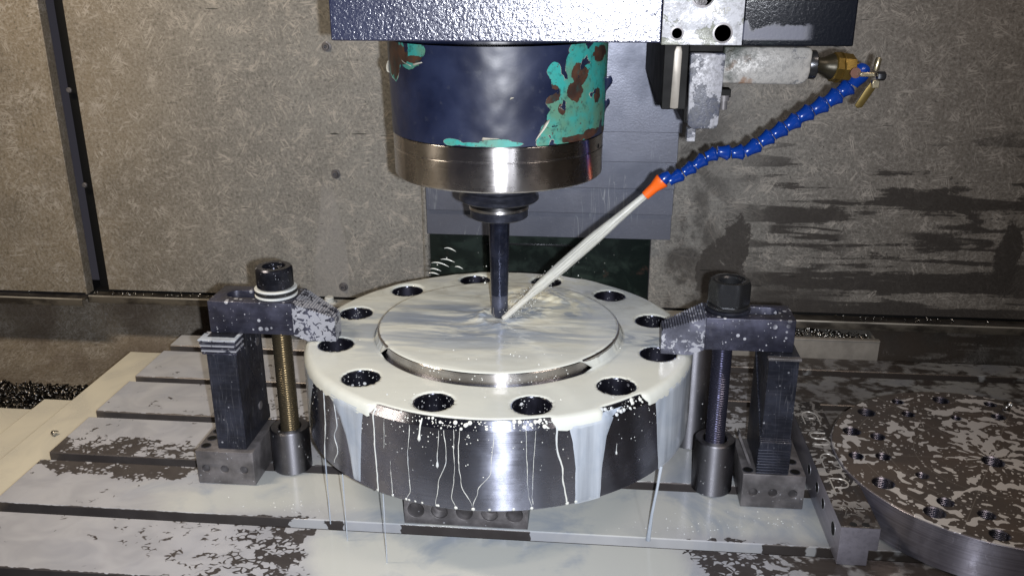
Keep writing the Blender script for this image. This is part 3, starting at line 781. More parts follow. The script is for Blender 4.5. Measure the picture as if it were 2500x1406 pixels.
rad2 = [.0001] + list(np.linspace(.006, .150, 70)) + [.1525, .1545, .156, .157, .1575, .158]
def zf2(r, i, deg):
    fo = face_over(deg); a = R_(deg); n0 = 71
    h = film_height(r*math.cos(a), r*math.sin(a), r)
    if i < n0: return r, F + .015 + h
    t = (i-n0+1)/6.0
    r0, z0 = .150 + .0068*math.sin(t*math.pi/2), F + .015 + .0014 - .0016*(1-math.cos(t*math.pi/2))
    r1, z1 = .150 + .0125*t + .001*noise.noise(Vector((deg*.4, 0, 0))), F + .015 + .0014 - .0145*sstep(.25, 1.0, t)
    return r0+(r1-r0)*fo, z0+(z1-z0)*fo
v_, f_ = film_sheet(rad2, zf2, '', None, holes=False); MB().add(v_, f_).build('face_film', M_film, co, ang=60)

# runs and curtains on the rim, each with its real thickness
def run_mesh(rows, R=.250, wmin=.25, thick=.0011):
    """rows: (z, deg left, deg right) from top to bottom"""
    nz = 26; na = 12; vs = []
    rows = sorted(rows, key=lambda t: -t[0]); zz = [r[0] for r in rows]
    for i in range(nz+1):
        z = zz[0] + (zz[-1]-zz[0])*i/nz
        a0 = float(np.interp(-z, [-q for q in zz], [r[1] for r in rows])); a1 = float(np.interp(-z, [-q for q in zz], [r[2] for r in rows]))
        for j in range(na+1):
            t = j/na; e = min(t, 1-t)*2
            th = thick*(1-(1-min(1, e*3))**2)
            if i == 0: th *= .7
            if i == nz: th *= .3
            wob = .12*noise.noise(Vector((z*90, a0*.3, 1)))
            a = R_(a0+(a1-a0)*t + wob); rr = R + .0001 + th + .00015*noise.noise(Vector((t*6, z*60, a0)))
            if z > .1915: rr -= (z-.1915)*.75
            vs.append((rr*math.cos(a), rr*math.sin(a), z))
    fs = [(i*(na+1)+j, (i+1)*(na+1)+j, (i+1)*(na+1)+j+1, i*(na+1)+j+1) for i in range(nz) for j in range(na)]
    return vs, fs
M_cur = milk_mat('thin_coolant_curtain', (.50, .55, .62), (.40, .46, .55), bumps=.05)
cu = MB()
for rows in ([(.1965, -138, -120), (.185, -134, -121), (.170, -130.5, -121.6), (.150, -128.4, -122.2), (.1245, -127, -122.8), (.097, -126.2, -123.4)],
             [(.1975, -70, -50), (.193, -66.5, -53.5), (.170, -65.2, -55.6), (.137, -64.3, -56.6), (.093, -64.2, -57)],
             [(.1965, -41, 12), (.19, -38.4, 8), (.156, -37.1, 4), (.12, -36, -2), (.093, -34.9, -12)],
             [(.1965, -200, -138), (.188, -195, -146), (.16, -185, -150), (.12, -178, -156), (.094, -172, -160)]):
    v_, f_ = run_mesh(rows); cu.add(v_, f_)
_N = M_cur.node_tree; _b = _N.nodes['Principled BSDF']; _g = _N.nodes['Geometry'] if 'Geometry' in _N.nodes else _N.nodes.new('ShaderNodeNewGeometry')
_m = _N.nodes.new('ShaderNodeMapping'); _m.inputs['Scale'].default_value = (60, 60, 5); _N.links.new(_g.outputs['Position'], _m.inputs['Vector'])
_t = _N.nodes.new('ShaderNodeTexNoise'); _t.inputs['Scale'].default_value = 1.0; _t.inputs['Detail'].default_value = 4; _N.links.new(_m.outputs[0], _t.inputs['Vector'])
_r = _N.nodes.new('ShaderNodeMapRange'); _r.inputs[1].default_value = .3; _r.inputs[2].default_value = .65; _r.inputs[3].default_value = .52; _r.inputs[4].default_value = .95
_N.links.new(_t.outputs['Fac'], _r.inputs[0]); _N.links.new(_r.outputs[0], _b.inputs['Alpha'])
cu.build('rim_curtain', M_cur, co, ang=70)
dr = MB()
def drip(pts, w0, w1=None, bead=0):
    w1 = w1 or w0; pl = []; rr = []
    n = max(8, int((pts[0][1]-pts[-1][1])/.003))
    zz = [-p[1] for p in pts]
    for i in range(n+1):
        z = pts[0][1] + (pts[-1][1]-pts[0][1])*i/n
        j_ = max(0, min(len(pts)-2, int(np.searchsorted(zz, -z))-1)); u_ = min(1, max(0, (-z-zz[j_])/(zz[j_+1]-zz[j_]))); u_ = u_*u_*(3-2*u_)
        a = R_(pts[j_][0]+(pts[j_+1][0]-pts[j_][0])*u_ + .25*noise.noise(Vector((z*45, pts[0][0], 3))) + .10*noise.noise(Vector((z*160, pts[0][0], 0))))
        rc = .2500 - (max(0, z-.1915))*.85
        pl.append((rc*math.cos(a), rc*math.sin(a), z)); q_ = noise.noise(Vector((z*110, pts[0][0], 5))); q2 = noise.noise(Vector((z*420, pts[0][0], 9)))
        rr.append((w0+(w1-w0)*i/n)*((.8+.45*q_) if w0 > .0008 else (.55+.55*q_+.75*max(0, q2))))
    if bead:
        for k in range(1, 4): rr[-k] = bead*(.6, 1.0, .8)[k-1]
    rr[-1] *= .35
    dr.tube(pl, [q*.82 for q in rr], 8)
D_ = {1: ([(-117.2, .1975), (-117.4, .156), (-117.1, .122), (-117.1, .0935)], .0011, .0013, 0), 2: ([(-103.4, .198), (-103.9, .172)], .0012, .0014, .0025),
 3: ([(-98.6, .189), (-99.3, .1426)], .0006, .0009, .0021), 4: ([(-97.4, .19), (-96.9, .153), (-99.3, .122), (-100.2, .096)], .0006, .0006, 0), 5: ([(-94.9, .192), (-94.9, .143), (-95.8, .1085), (-94.9, .0965)], .0006, .0006, 0),
 6: ([(-93.5, .192), (-93.9, .159), (-93.2, .1256), (-90.8, .099)], .0006, .0007, 0), 7: ([(-84.9, .193), (-85.9, .143), (-89.1, .118), (-90.5, .099)], .0006, .0007, 0),
 8: ([(-69.4, .197), (-69.5, .173), (-67.7, .132), (-66.5, .0955)], .0014, .0017, 0), 9: ([(-74.8, .193), (-75.2, .154), (-75.6, .1095), (-75.4, .100)], .0005, .0006, 0),
 10: ([(-77.3, .194), (-76.9, .144), (-76.5, .112), (-75.6, .096)], .0006, .0006, 0), 11: ([(-106.5, .19), (-107.4, .145), (-107.1, .106), (-108, .097)], .0006, .0007, 0),
 12: ([(-132.9, .186), (-132.2, .156), (-134.1, .138), (-132.8, .122), (-135.2, .100)], .0009, .0009, 0), 13: ([(-138.5, .187), (-139, .15), (-141.3, .0925)], .0010, .0011, 0),
 14: ([(-52.2, .156), (-52.2, .1412)], .0004, .0006, .0016), 15: ([(-112.6, .139), (-112.4, .0965)], .0006, .0008, 0), 16: ([(-113.8, .1937), (-114.4, .1528)], .0004, .0004, 0)}
for pts, a, b, bead in D_.values(): drip(pts, a, b, bead)
dr.build('rim_drip', M_milk, co, ang=80)
# drops on the bare chamfer, rim and rim foot
dp = MB()
def blob(c, nrm, r, flat=.45, seg=8):
    nrm = Vector(nrm).normalized(); M = nrm.to_track_quat('Z', 'Y').to_matrix().to_4x4()
    dp.lathe([(r, -.1*r), (r*.92, r*.35*flat*1.4), (r*.6, r*.75*flat*1.3), (r*.2, r*flat*1.35)], seg, c, M)
rnd = random.Random(3)
for i in range(230):
    a = R_(rnd.uniform(-119, -69) if rnd.random() < .75 else rnd.uniform(-57, -42)); t = rnd.random()
    r = rnd.choice([.0005, .0005, .0006, .0006, .0008, .001, .0014, .0024]) * rnd.uniform(.6, 1.1)
    rc = .2427 + .0070*t; z = .1995 - .0078*t
    blob((rc*math.cos(a), rc*math.sin(a), z), (math.cos(a), math.sin(a), .95), r, .4)
for i in range(150):
    a = R_(rnd.uniform(-150, -35)); z = .193 - abs(rnd.gauss(0, .03)); r = rnd.uniform(.0003, .0009)
    blob((.250*math.cos(a), .250*math.sin(a), max(.097, z)), (math.cos(a), math.sin(a), 0), r, .3)
for d in (-117, -112.4, -108.3, -107.6, -106, -104, -100, -99.2, -95, -90.6, -86, -80, -75.6, -66.5, -64, -60, -58):
    a = R_(d + rnd.uniform(-.3, .3)); blob((.2496*math.cos(a), .2496*math.sin(a), .0955), (math.cos(a), math.sin(a), -.2), rnd.uniform(.0014, .0024), .45)
for i in range(26):   # raised face wall
    a = R_(rnd.uniform(-125, -48)); z = F + rnd.uniform(.002, .012); blob((.1573*math.cos(a), .1573*math.sin(a), z), (math.cos(a), math.sin(a), 0), rnd.uniform(.0004, .0011), .35)
dp.build('drops', M_milk, co, ang=80)
# falling threads of coolant below the rim
ft = MB()
def inz(px_a, z0, z1, r=.0007, dx=0):
    a = R_(px_a); ft.tube([(.2495*math.cos(a)+dx*t, .2495*math.sin(a), z0+(z1-z0)*t) for t in np.linspace(0, 1, 8)], [r*(1+.3*math.sin(9*t)) for t in np.linspace(0, 1, 8)], 8)
inz(-115.6, .093, .0, .0006); inz(-141.5, .093, .0, .0007); inz(-131.5, .092, 0, .0006)
ft.tube([(.2085, -.138, .094), (.205, -.146, .07), (.200, -.150, .035), (.197, -.153, .0)], [.0022, .0016, .0018, .0030], 10)
fm_ = MB(); dp = fm_
for cx, cy, sx_, sy_, n_, z_ in ((.27, -.115, .035, .016, 30, 0), (.20, -.12, .05, .012, 14, 0), (.235, -.05, .012, .010, 40, F), (-.225, -.055, .012, .010, 40, F), (.36, -.10, .02, .006, 20, 0), (.0, -.19, .09, .012, 40, F), (0, -.10, .09, .03, 24, F+.0155), (-.25, -.12, .04, .012, 30, 0)):
    for i in range(n_):
        x_, y_ = rnd.gauss(cx, sx_), rnd.gauss(cy, sy_)
        if z_ == F and (math.hypot(x_, y_) > .238 or math.hypot(x_, y_) < .166 or any(math.hypot(x_-hx, y_-hy) < HR+.003 for hx, hy in HOLES)): continue
        if z_ == 0 and (y_ < -.145 or y_ > -.045): continue
        blob((x_, y_, z_ + (.0012 if z_ else .0001)), (0, 0, 1), rnd.choice([.0004, .0005, .0007, .0011]), .5)
tag(fm_.build('coolant_froth', M_milk, None, ang=80), 'tiny froth bubbles scattered on the flooded coolant', 'coolant froth', kind='stuff')
ft.build('falling_thread', M_cur, co)

# riser block and dark cylinder that carry the flange
def holes_row(cs, r, depth, n=20): return [(circ(x, z, r, n), depth) for x, z in cs]
rb = thing('riser_block', 'grey drilled steel riser block under the front rim of the flange', 'riser block', (-.026, -.10, 0))
MB().prism(rect(-.1035, .0505, .0008, .0915), holes_row([(x, .0205) for x in (-.0886, -.0590, -.0280, .0035, .0341)], .0105, .05) + holes_row([(x, .062) for x in (-.0886, -.0590, -.0280, .0035, .0341)], .0105, .05), -.05, 0, front(-.146)).build('block_body', M_block, rb, bevel=.0006)
for i, x in enumerate((-.0590, .0035)):
    prof = [(.0092+.0011*(k % 2), -.018+.0012*k) for k in range(14)]
    b = MB(); n = len(prof)
    for q, (r, h) in enumerate(prof):
        for k in range(20): b.v.append((x+r*math.cos(2*math.pi*k/20), -.1465-h*-1+.0005, .0205+r*math.sin(2*math.pi*k/20)))
    b.f = [(i_*20+k, i_*20+(k+1) % 20, (i_+1)*20+(k+1) % 20, (i_+1)*20+k) for i_ in range(n-1) for k in range(20)]
    b.v = [(x_, -.146 + .0005 + (y_+.1465-.0005+.018), z_) for x_, y_, z_ in b.v]
    b.build('thread', M_block, rb)
def sleeve(name, x, y, r, h, label, group=None, bore=.0155, mat=None):
    t = MB().lathe([(bore, .001), (r-.001, .001), (r, .002), (r, h-.0015), (r-.0015, h), (bore+.001, h), (bore, h-.001), (bore, .001)], 64, (x, y, 0), cap=False)
    o = t.build(name, mat or M_sleeve, None, ang=30, origin=(x, y, 0))
    return tag(o, label, 'spacer', group)
for o in (sleeve('riser_post', .268, .098, .030, .17, 'dark steel cylinder standing behind the right edge of the flange', bore=.008),
          sleeve('riser_post', -.262, .13, .022, .16, 'dark steel cylinder standing behind the left edge of the flange', bore=.008)): pass

# ------------------------------------------------------------------ clamp sets
def threaded(x, y, r, z0, z1, pitch=.0034):
    prof = []; z = z0
    while z < z1: prof += [(r-.0014, z), (r, z+pitch*.42), (r, z+pitch*.58)]; z += pitch
    prof.append((r-.0014, z1))
    return MB().lathe(prof, 36, (x, y, 0))
def arm(side, name, label, xb, xbend, xtip, yf, yb, z0, z1, mat, matn, slotx):
    """side -1: left clamp pointing right"""
    t = thing(name, label, 'clamp', ((xb+xbend)/2, -.025, z0), group='strap clamps')
    lo, hi = min(xb, xbend), max(xb, xbend)
    MB().prism(rect(lo, hi, yf, yb), [(slot(slotx[0], slotx[1], -.025, .0125, 12), None)], z0, z1).build('arm_body', mat, t, bevel=.0010)
    # serrated nose tapering to the tip
    n = 17; pts = []; zt = .2345; s = 1 if xtip > xbend else -1
    for i in range(n):
        u0 = i/n; u1 = (i+.62)/n
        xa = xbend+(xtip-xbend)*u0; xb_ = xbend+(xtip-xbend)*u1
        za = z1-(z1-zt)*u0; zb = z1-(z1-zt)*u1
        pts += [(xa, za), (xb_, zb), (xb_, zb-.0026)]
    pts += [(xtip, zt-.0015), (xtip, .2022), (xbend+.30*(xtip-xbend), .2022), (xbend, z0)]
    cor = []
    for x, z in pts:
        u = (x-xbend)/(xtip-xbend); cor.append((x, z, yf+.003*u, yb-(yb+.026)*u))
    k = len(cor); vs = [(x, a, z) for x, z, a, b in cor] + [(x, b, z) for x, z, a, b in cor]
    mb = MB()
    tri = tessellate_polygon([[Vector((c[0], c[1], 0)) for c in cor]])
    mb.add(vs, [tuple(t_) for t_ in tri] + [tuple(i+k for i in t_)[::-1] for t_ in tri] + [(i, k+i, k+(i+1) % k, (i+1) % k) for i in range(k)])
    me = mb.build('serrated_nose', matn, t, smooth=False)
    bm = bmesh.new(); bm.from_mesh(me.data); bmesh.ops.recalc_face_normals(bm, faces=bm.faces); bm.to_mesh(me.data); bm.free()
    return t
arm(-1, 'strap_clamp', 'left strap clamp, black steel arm with serrated nose smeared with white coolant', -.3675, -.2570, -.2035, -.055, .0045, .2095, .2527, M_arm, M_armwet, (-.352, -.262))
arm(1, 'strap_clamp', 'right strap clamp, dark clean arm with serrated nose lying on the flange', .3660, .2590, .2070, -.055, -.003, .2105, .2527, M_arm, M_armdamp, (.262, .350))
tag(threaded(-.285, -.025, .0128, .045, .2565).build('threaded_stud', M_rod, None, ang=20), 'brownish threaded stud rising from the left sleeve through the left clamp', 'threaded rod', 'clamp studs')
tag(threaded(.286, -.025, .0125, .045, .2565).build('threaded_stud', M_rodb, None, ang=20), 'blue black threaded stud rising from the right sleeve through the right clamp', 'threaded rod', 'clamp studs')
sleeve('spacer_sleeve', -.285, -.027, .0262, .0635, 'grey steel sleeve round the foot of the left clamp stud', 'spacer sleeves')
sleeve('spacer_sleeve', .286, -.027, .0262, .0745, 'taller grey steel sleeve round the foot of the right clamp stud', 'spacer sleeves')
def washer(x, y, z, r, h, mat, label):
    o = MB().lathe([(.0135, z), (r-.0012, z), (r, z+.001), (r, z+h-.001), (r-.0014, z+h), (.0135, z+h), (.0135, z)], 56, (x, y, 0), cap=False).build('washer', mat, None, ang=30)
    return tag(o, label, 'washer', 'clamp washers')
M_washw = dark_oxide('milk_coated_washer', (.05, .052, .075), .25, film=.8, dsc=100, dw=.3)
washer(-.2865, -.025, .2530, .0272, .0035, M_milk, 'bottom white coated washer under the left round nut')
washer(-.2865, -.025, .2568, .0268, .0048, M_nut, 'middle black washer under the left round nut')
washer(-.2865, -.025, .2618, .0272, .0032, M_milk, 'top white coated washer under the left round nut')
washer(.2885, -.025, .2530, .0272, .0045, M_blackdry, 'lower dull washer under the right hexagon nut')
washer(.2885, -.025, .2577, .0262, .0045, M_nut, 'upper glossy washer under the right hexagon nut')
tag(MB().lathe([(.0135, .2652), (.0225, .2652), (.0235, .2665), (.0238, .287), (.0232, .2905), (.0212, .2925), (.0150, .2925), (.0142, .2915), (.0142, .288), (.0125, .2865), (.006, .2868)], 56, (-.2868, -.025, 0)).build('cap_nut', dark_oxide('drop_flecked_nut', (.02, .021, .028), .2, dsc=170, dw=.3, met=.75), None, ang=30),
    'round black nut spotted with drops on top of the left clamp', 'nut')
def hexnut():
    n = 72; vs = []; rows = [(.2624, .93), (.2640, 1.0), (.2895, 1.0), (.2925, .90)]
    a_ = .0225
    for z, q in rows:
        for k in range(n):
            t = 2*math.pi*k/n; tt = (t + R_(8)) % (math.pi/3) - math.pi/6
            rh = a_/math.cos(tt)
            # corners are turned off towards the top and bottom faces
            rcap = a_*1.155 if q == 1.0 else a_*1.07*q/.9*.98
            r = min(rh, rcap); vs.append((.2885+r*math.cos(t), -.025+r*math.sin(t), z - (.0035*max(0, (rh/a_-1.03))/.12 if z > .289 and q == 1 else 0)))
    m = MB().add(vs, [(i*n+k, i*n+(k+1) % n, (i+1)*n+(k+1) % n, (i+1)*n+k) for i in range(3) for k in range(n)])
    m.lathe([(.0202, .2925), (.0190, .2928), (.0150, .2915), (.0135, .2895), (.0135, .270)], 72, (.2885, -.025, 0), cap=False)
    b = len(m.v)
    top = [3*n+k for k in range(n)]; ring = [4*n+k for k in range(n)]
    m.f += [(top[k], top[(k+1) % n], ring[(k+1) % n], ring[k]) for k in range(n)]
    return m.build('hexagon_nut', M_nut, None, ang=22)
tag(hexnut(), 'glossy black hexagon nut with an open bore on top of the right clamp', 'nut')
# supports: drilled foot block with a stack of two step wedges on it
def foot(x0, x1, y0, y1, h, hx, label, tops):
    t = thing('foot_block', label, 'block', ((x0+x1)/2, (y0+y1)/2, 0), group='drilled foot blocks')
    MB().prism(rect(x0, x1, .0008, h), holes_row([(x, h*.47) for x in hx], .0056, .05), -(y1-y0), 0, front(y0)).build('block_body', M_block, t, bevel=.0006)
    for (x, y) in tops:
        MB().lathe([(.0068, 0), (.0068, .0005), (.0054, .0006), (.0054, .0002)], 20, (x, y, h)).build('hole_rim', M_blackdry, t)
        MB().lathe([(.0053, 0), (.0053, .0007)], 20, (x, y, h)).build('hole_shade_disc', M_dark, t)  # flat dark disc, the shade inside the hole given as colour
    return t
foot(-.3975, -.3190, -.080, .012, .0495, (-.3854, -.3598, -.3330), 'grey foot block with three holes at the foot of the left support', [(-.388, -.066), (-.388, -.046), (-.388, -.026)])
foot(.3180, .3960, -.070, .022, .0485, (.3322, .3570, .3820), 'grey foot block with three holes at the foot of the right support', [(.384, -.060), (.325, -.060), (.384, -.035)])
def wedge_pair(x0, x1, yf, yb, z0, z1, up, label):
    """two toothed wedges meeting on a diagonal; up: diagonal rises to the back"""
    t = thing('step_support', label, 'step block', ((x0+x1)/2, (yf+yb)/2, z0), group='step block supports')
    MX = Matrix(((0, 0, 1, 0), (1, 0, 0, 0), (0, 1, 0, 0), (0, 0, 0, 1)))     # local (y, z, x)
    n = 26; dia = []
    ya, za, yb_, zb = (yf+.004, z1-.006, yb, z0+.016) if up else (yf+.004, z0+.045, yb, z1-.03)
    for i in range(n):
        y = ya+(yb_-ya)*i/n; y2 = ya+(yb_-ya)*(i+1)/n; z = za+(zb-za)*i/n; z2 = za+(zb-za)*(i+1)/n
        dia += [(y, z), (y2, z)] if up else [(y, z), (y, z2)]
    dia.append((yb_, zb))
    low = [(yf, z0), (yb, z0)] + [(a, b) for a, b in dia[::-1]] + [(yf, za)]
    upp = [(yf+.0045, z1)] + [(a+.0003, b+.0006) for a, b in dia] + [(yb, z1)]
    def dedup(L):
        o = [L[0]]
        for q in L[1:]:
            if math.hypot(q[0]-o[-1][0], q[1]-o[-1][1]) > 1e-5: o.append(q)
        return o
    ym, zm = (yf+yb)/2, (z0+z1)/2
    mk = lambda L, xa, xb_: MB().prism(dedup(L), [], xa, xb_, MX)
    a = mk(low, x0, x1).build('lower_wedge', M_black, t, smooth=False)
    b = mk(upp, x0+.0015, x1-.0015).build('upper_wedge', M_black, t, smooth=False)
    for o in (a, b):
        bm = bmesh.new(); bm.from_mesh(o.data); bmesh.ops.remove_doubles(bm, verts=bm.verts, dist=1e-6); bmesh.ops.recalc_face_normals(bm, faces=bm.faces); bm.to_mesh(o.data); bm.free()
        md = o.modifiers.new('edge', 'BEVEL'); md.width = .0006; md.segments = 1; md.limit_method = 'ANGLE'; md.angle_limit = R_(60)
    return t
ws = wedge_pair(-.3685, -.3295, -.0725, .020, .0502, .2092, True, 'black step block support under the heel of the left clamp, milky teeth at its top')
xs = x0 = -.3740
for i in range(6):
    z = .1885 + i*.0036; dx = i*.0004
    MB().box(-.3722-dx, -.3265, -.0770-dx*1.0, -.050, z, z+.0022).build('tooth', M_washw if i % 2 else M_arm, ws, bevel=.0004)
MB().box(-.3750, -.3262, -.0790, -.0565, .2078, .2090).build('tooth', M_cur, ws, bevel=.0003)
for (y, z, r) in ((.000, .175, .006), (-.012, .085, .006)):
    MB().lathe([(r, 0), (r, .0008), (r-.001, .001)], 24, (-.3295, y, z), Matrix.Rotation(R_(90), 4, 'Y')).build('hole_rim', M_block, ws)
ws2 = wedge_pair(.3352, .3740, -.0685, .020, .0492, .2102, False, 'clean black step block support under the heel of the right clamp, toothed at its foot')
for i in range(9):
    z = .0500 + i*.0040
    MB().box(.3335, .3728, -.0705, -.0660, z, z+.0021).build('tooth', M_blackdry, ws2, bevel=.0004)
MB().box(.3340, .3735, -.0720, -.0640, .2065, .2098).build('cap_lip', M_block, ws2, bevel=.0005)
lw = MB().prism([(0, 0), (.0035, 0), (.0035, .050), (0, .046)], [], -.012, 0, Matrix.Translation((.328, -.052, .0490)) @ Matrix.Rotation(R_(-22), 4, 'Y') @ Matrix(((1, 0, 0, 0), (0, 0, -1, 0), (0, 1, 0, 0), (0, 0, 0, 1))))
tag(lw.build('steel_strip', M_block, None, bevel=.0004), 'thin steel strip leaning against the foot of the right support', 'shim')
# ------------------------------------------------------------------ spindle head
AX, AY = TOOL
hd = thing('spindle_head', 'dark blue machine head with peeling paint housing and polished nose ring above the flange', 'machine head', (AX, AY, .58))
MB().box(-.158, .1815, -.140, .42, .5808, .80).build('head_casting', M_head, hd, bevel=.0015)
sp = MB().prism(rect(.1822, .2610, .5795, .80), [(circ(.1968, .5907, .0047, 24), .008), (circ(.2416, .591, .0078, 28), .008), (circ(.2201, .6265, .0095, 28), .008)], -.03, 0, front(-.1435)).build('side_plate', M_sideplate, hd, bevel=.0008)
for (x, z, r) in ((.1968, .5907, .0047), (.2416, .591, .0078), (.2201, .6265, .0095)):
    g = MB().lathe([(r+.0022, .0), (r+.0022, .0006), (r+.0004, .0008), (r+.0004, 0)], 28, (x, -.1437, z), Matrix.Rotation(R_(90), 4, 'X')); g.build('hole_rim', M_block, sp)
    MB().lathe([(r*.72, 0), (r*.72, .003), (r*.40, .0032), (r*.40, .001)], 6, (x, -.137, z), Matrix.Rotation(R_(90), 4, 'X')).build('socket_screw', M_nut, sp)
MB().box(.2618, .3705, -.1385, .30, .5785, .80).build('black_panel', M_blackpaint, hd, bevel=.0015)
# stamped lettering, half wiped off
fc = bpy.data.curves.new('lettering', 'FONT'); fc.body = 'AMP'; fc.size = .0095; fc.extrude = .00015; fc.align_x = 'CENTER'
fo = bpy.data.objects.new('lettering', fc); col.objects.link(fo)
fo.rotation_euler = (R_(90), 0, 0); fo.location = (.2385, -.1437, .609)
bpy.context.view_layer.update()
me = bpy.data.meshes.new_from_object(fo); M0 = fo.matrix_world.copy(); bpy.data.objects.remove(fo)
lt = MB().add([tuple(M0 @ v.co) for v in me.vertices], [tuple(p.vertices) for p in me.polygons])
lt.build('lettering', simple('faded_grey_lettering', (.26, .26, .24), .5, 0, sc_=200, var=.6), sp, smooth=False)
# painted housing with its damage map
PEEL = [(-41,.567,5,.010),(-45,.552,4,.012),(-20,.553,9,.014),(-56,.547,3,.008),(-54,.536,3,.007),(-45,.524,7,.012),(-30,.536,8,.014),(-15,.528,9,.016),(-55,.514,4,.007),(-40,.508,9,.014),(-18,.502,10,.018),
        (-54,.498,5,.009),(-44,.493,9,.012),(-27,.488,10,.016),(-60,.484,3,.007),(-49,.479,8,.009),(-33,.478,9,.010),(-61,.472,3.5,.006),(-44,.470,10,.006),(-20,.56,12,.012),(-5,.52,12,.05),
        (-143,.566,6,.012),(-128,.566,5,.010),(-133,.556,7,.008),(-150,.552,8,.018),(-107,.4715,4,.0030),(-85,.472,7,.0045),(-96,.470,6,.0020),(-76,.4705,4,.0022)]
RUST = [(-40,.541,5,.011),(-43,.524,4.5,.010),(-58,.523,4.5,.008),(-51,.505,2,.005),(-21,.56,8,.008),(-23,.514,3,.008),(-41,.4705,8,.004),(-26,.472,9,.005),(-150,.555,8,.02),(-128,.557,6,.004),(-139,.560,4,.010),(-20,.470,14,.005)]
def dmg(L, a, z):
    s_ = 0
    for (a0, z0, sa, sz) in L:
        da = (a-a0+180) % 360-180
        s_ = max(s_, math.exp(-.5*((da/sa)**2+((z-z0)/sz)**2)))
    return s_
hb = MB(); seg = 300; zr = list(np.linspace(.4672, .5738, 64)); vs = []; pe = []; ru = []
for z in zr:
    for k in range(seg):
        a = 360*k/seg; r = .1286 + .0022*(z-.467)/.107 + .0004*noise.noise(Vector((math.cos(R_(a))*9, math.sin(R_(a))*9, z*60)))
        vs.append((AX+r*math.cos(R_(a)), AY+r*math.sin(R_(a)), z)); p_ = dmg(PEEL, a, z); pe.append(p_); ru.append(dmg(RUST, a, z))
hb.add(vs, [(i*seg+k, i*seg+(k+1) % seg, (i+1)*seg+(k+1) % seg, (i+1)*seg+k) for i in range(len(zr)-1) for k in range(seg)])
hb.build('housing', M_housing, hd, ang=60, attrs={'peel': pe, 'rust': ru})
# curled flakes of paint standing off the housing
M_flake = simple('curled_paint_flake', (.42, .40, .34), .5, sc_=90, var=.4); M_flaken = simple('navy_paint_flake', (.012, .017, .045), .35)
def flake(a0, z0, da, dz, out, mat, tw=0.0):
    vs = []; n = 7
    for i in range(n):
        for j in range(3):
            t = i/(n-1); a = R_(a0 + da*t + tw*j); z = z0 + dz*t + .0016*j*(1-t*.5); r = .1297 + out*math.sin(t*2.2)*(j/2)
            vs.append((AX+r*math.cos(a), AY+r*math.sin(a), z))
    o = MB().add(vs, [(i*3+j, (i+1)*3+j, (i+1)*3+j+1, i*3+j+1) for i in range(n-1) for j in range(2)]).build('paint_flake', mat, hd, ang=80)
    sm = o.modifiers.new('thick', 'SOLIDIFY'); sm.thickness = .0003
flake(-66, .4725, 6, .022, .004, M_flake, .7); flake(-8, .512, -4, .02, .009, M_flaken, .5); flake(-165, .548, 4, -.012, .004, M_flake, .5)
flake(-141, .553, 10, -.004, .003, M_flake, .2); flake(-131, .549, 8, .005, .003, M_flake, .2); flake(-6, .49, -4, .015, .006, M_flaken, .5); flake(-78.5, .5185, 1.5, .001, .003, M_flake, .3)
flake(-92, .475, 8, .001, .003, M_flake, .3)
rg = MB().lathe([(.05, .4142), (.122, .4142), (.1255, .4150), (.1272, .4168), (.1276, .4188), (.1278, .4485), (.1270, .4492), (.1270, .4500), (.1279, .4507), (.1279, .4655), (.1268, .4668), (.11, .4668)], 160, (AX, AY, 0)).build('nose_ring', M_ring, hd, ang=28)
MB().lathe([(.0028, 0), (.0028, .0004), (.002, .0006)], 14, (AX+.1279*math.cos(R_(-17)), AY+.1279*math.sin(R_(-17)), .4535), Matrix.Rotation(R_(-17), 4, 'Z') @ Matrix.Rotation(R_(90), 4, 'Y')).build('ring_hole_shade', M_dark, hd)  # flat dark disc in place of a bore, its shade in the colour
MB().lathe([(.0440, .4015), (.0478, .4025), (.0490, .4060), (.0490, .4142)], 96, (AX, AY, 0)).build('spindle_nose', M_steel, hd, ang=28)

# tool
tl = thing('cutting_tool', 'black tapered ball nose milling cutter in its holder, touching the raised face', 'milling tool', (AX, AY, .2155))
MB().lathe([(.020, .3705), (.0480, .3770), (.0502, .3790), (.0502, .3830), (.0465, .3870), (.0465, .3900), (.0502, .3940), (.0502, .3975), (.0470, .4013), (.03, .4013)], 96, (AX, AY, 0)).build('holder_flange', M_blackdry, tl, ang=25)
MB().lathe([(.0360, .3660), (.0378, .3665), (.0378, .3700), (.0360, .3705)], 96, (AX, AY, 0)).build('bright_band', M_steel, tl, ang=25)
MB().lathe([(.012, .3545), (.0345, .3545), (.0364, .3560), (.0366, .3658), (.02, .3660)], 96, (AX, AY, 0)).build('collar', M_blackdry, tl, ang=25)
MB().lathe([(.0112, .2500), (.0112, .2520), (.0114, .2600), (.0133, .3420), (.0138, .3544)], 48, (AX, AY, 0)).build('shank', dark_oxide('tool_shank_steel', (.016, .019, .034), .24, dsc=400, dw=.02, met=.7), tl, ang=30)
MB().lathe([(.0, .2158), (.004, .2163), (.0075, .2182), (.0098, .2215), (.0106, .2255), (.0108, .2305), (.0109, .2495), (.0105, .2500)], 48, (AX, AY, 0), cap=False).build('cutter_head', dark_oxide('cutter_head_steel', (.055, .06, .085), .32, dsc=300, dw=.02, met=.7), tl, ang=30)
for s_ in (0, math.pi):
    M_i = Matrix.Translation((AX, AY, 0)) @ Matrix.Rotation(s_ + .5, 4, 'Z')
    MB().prism([(-.0105, .222), (0.0, .2152), (.0015, .2152), (.0105, .2225), (.0105, .234), (-.0105, .234)], [], -.0012, .0012, M_i @ Matrix(((1, 0, 0, 0), (0, 0, -1, -.003), (0, 1, 0, 0), (0, 0, 0, 1)))).build('cutting_insert', M_steel, tl, smooth=False)

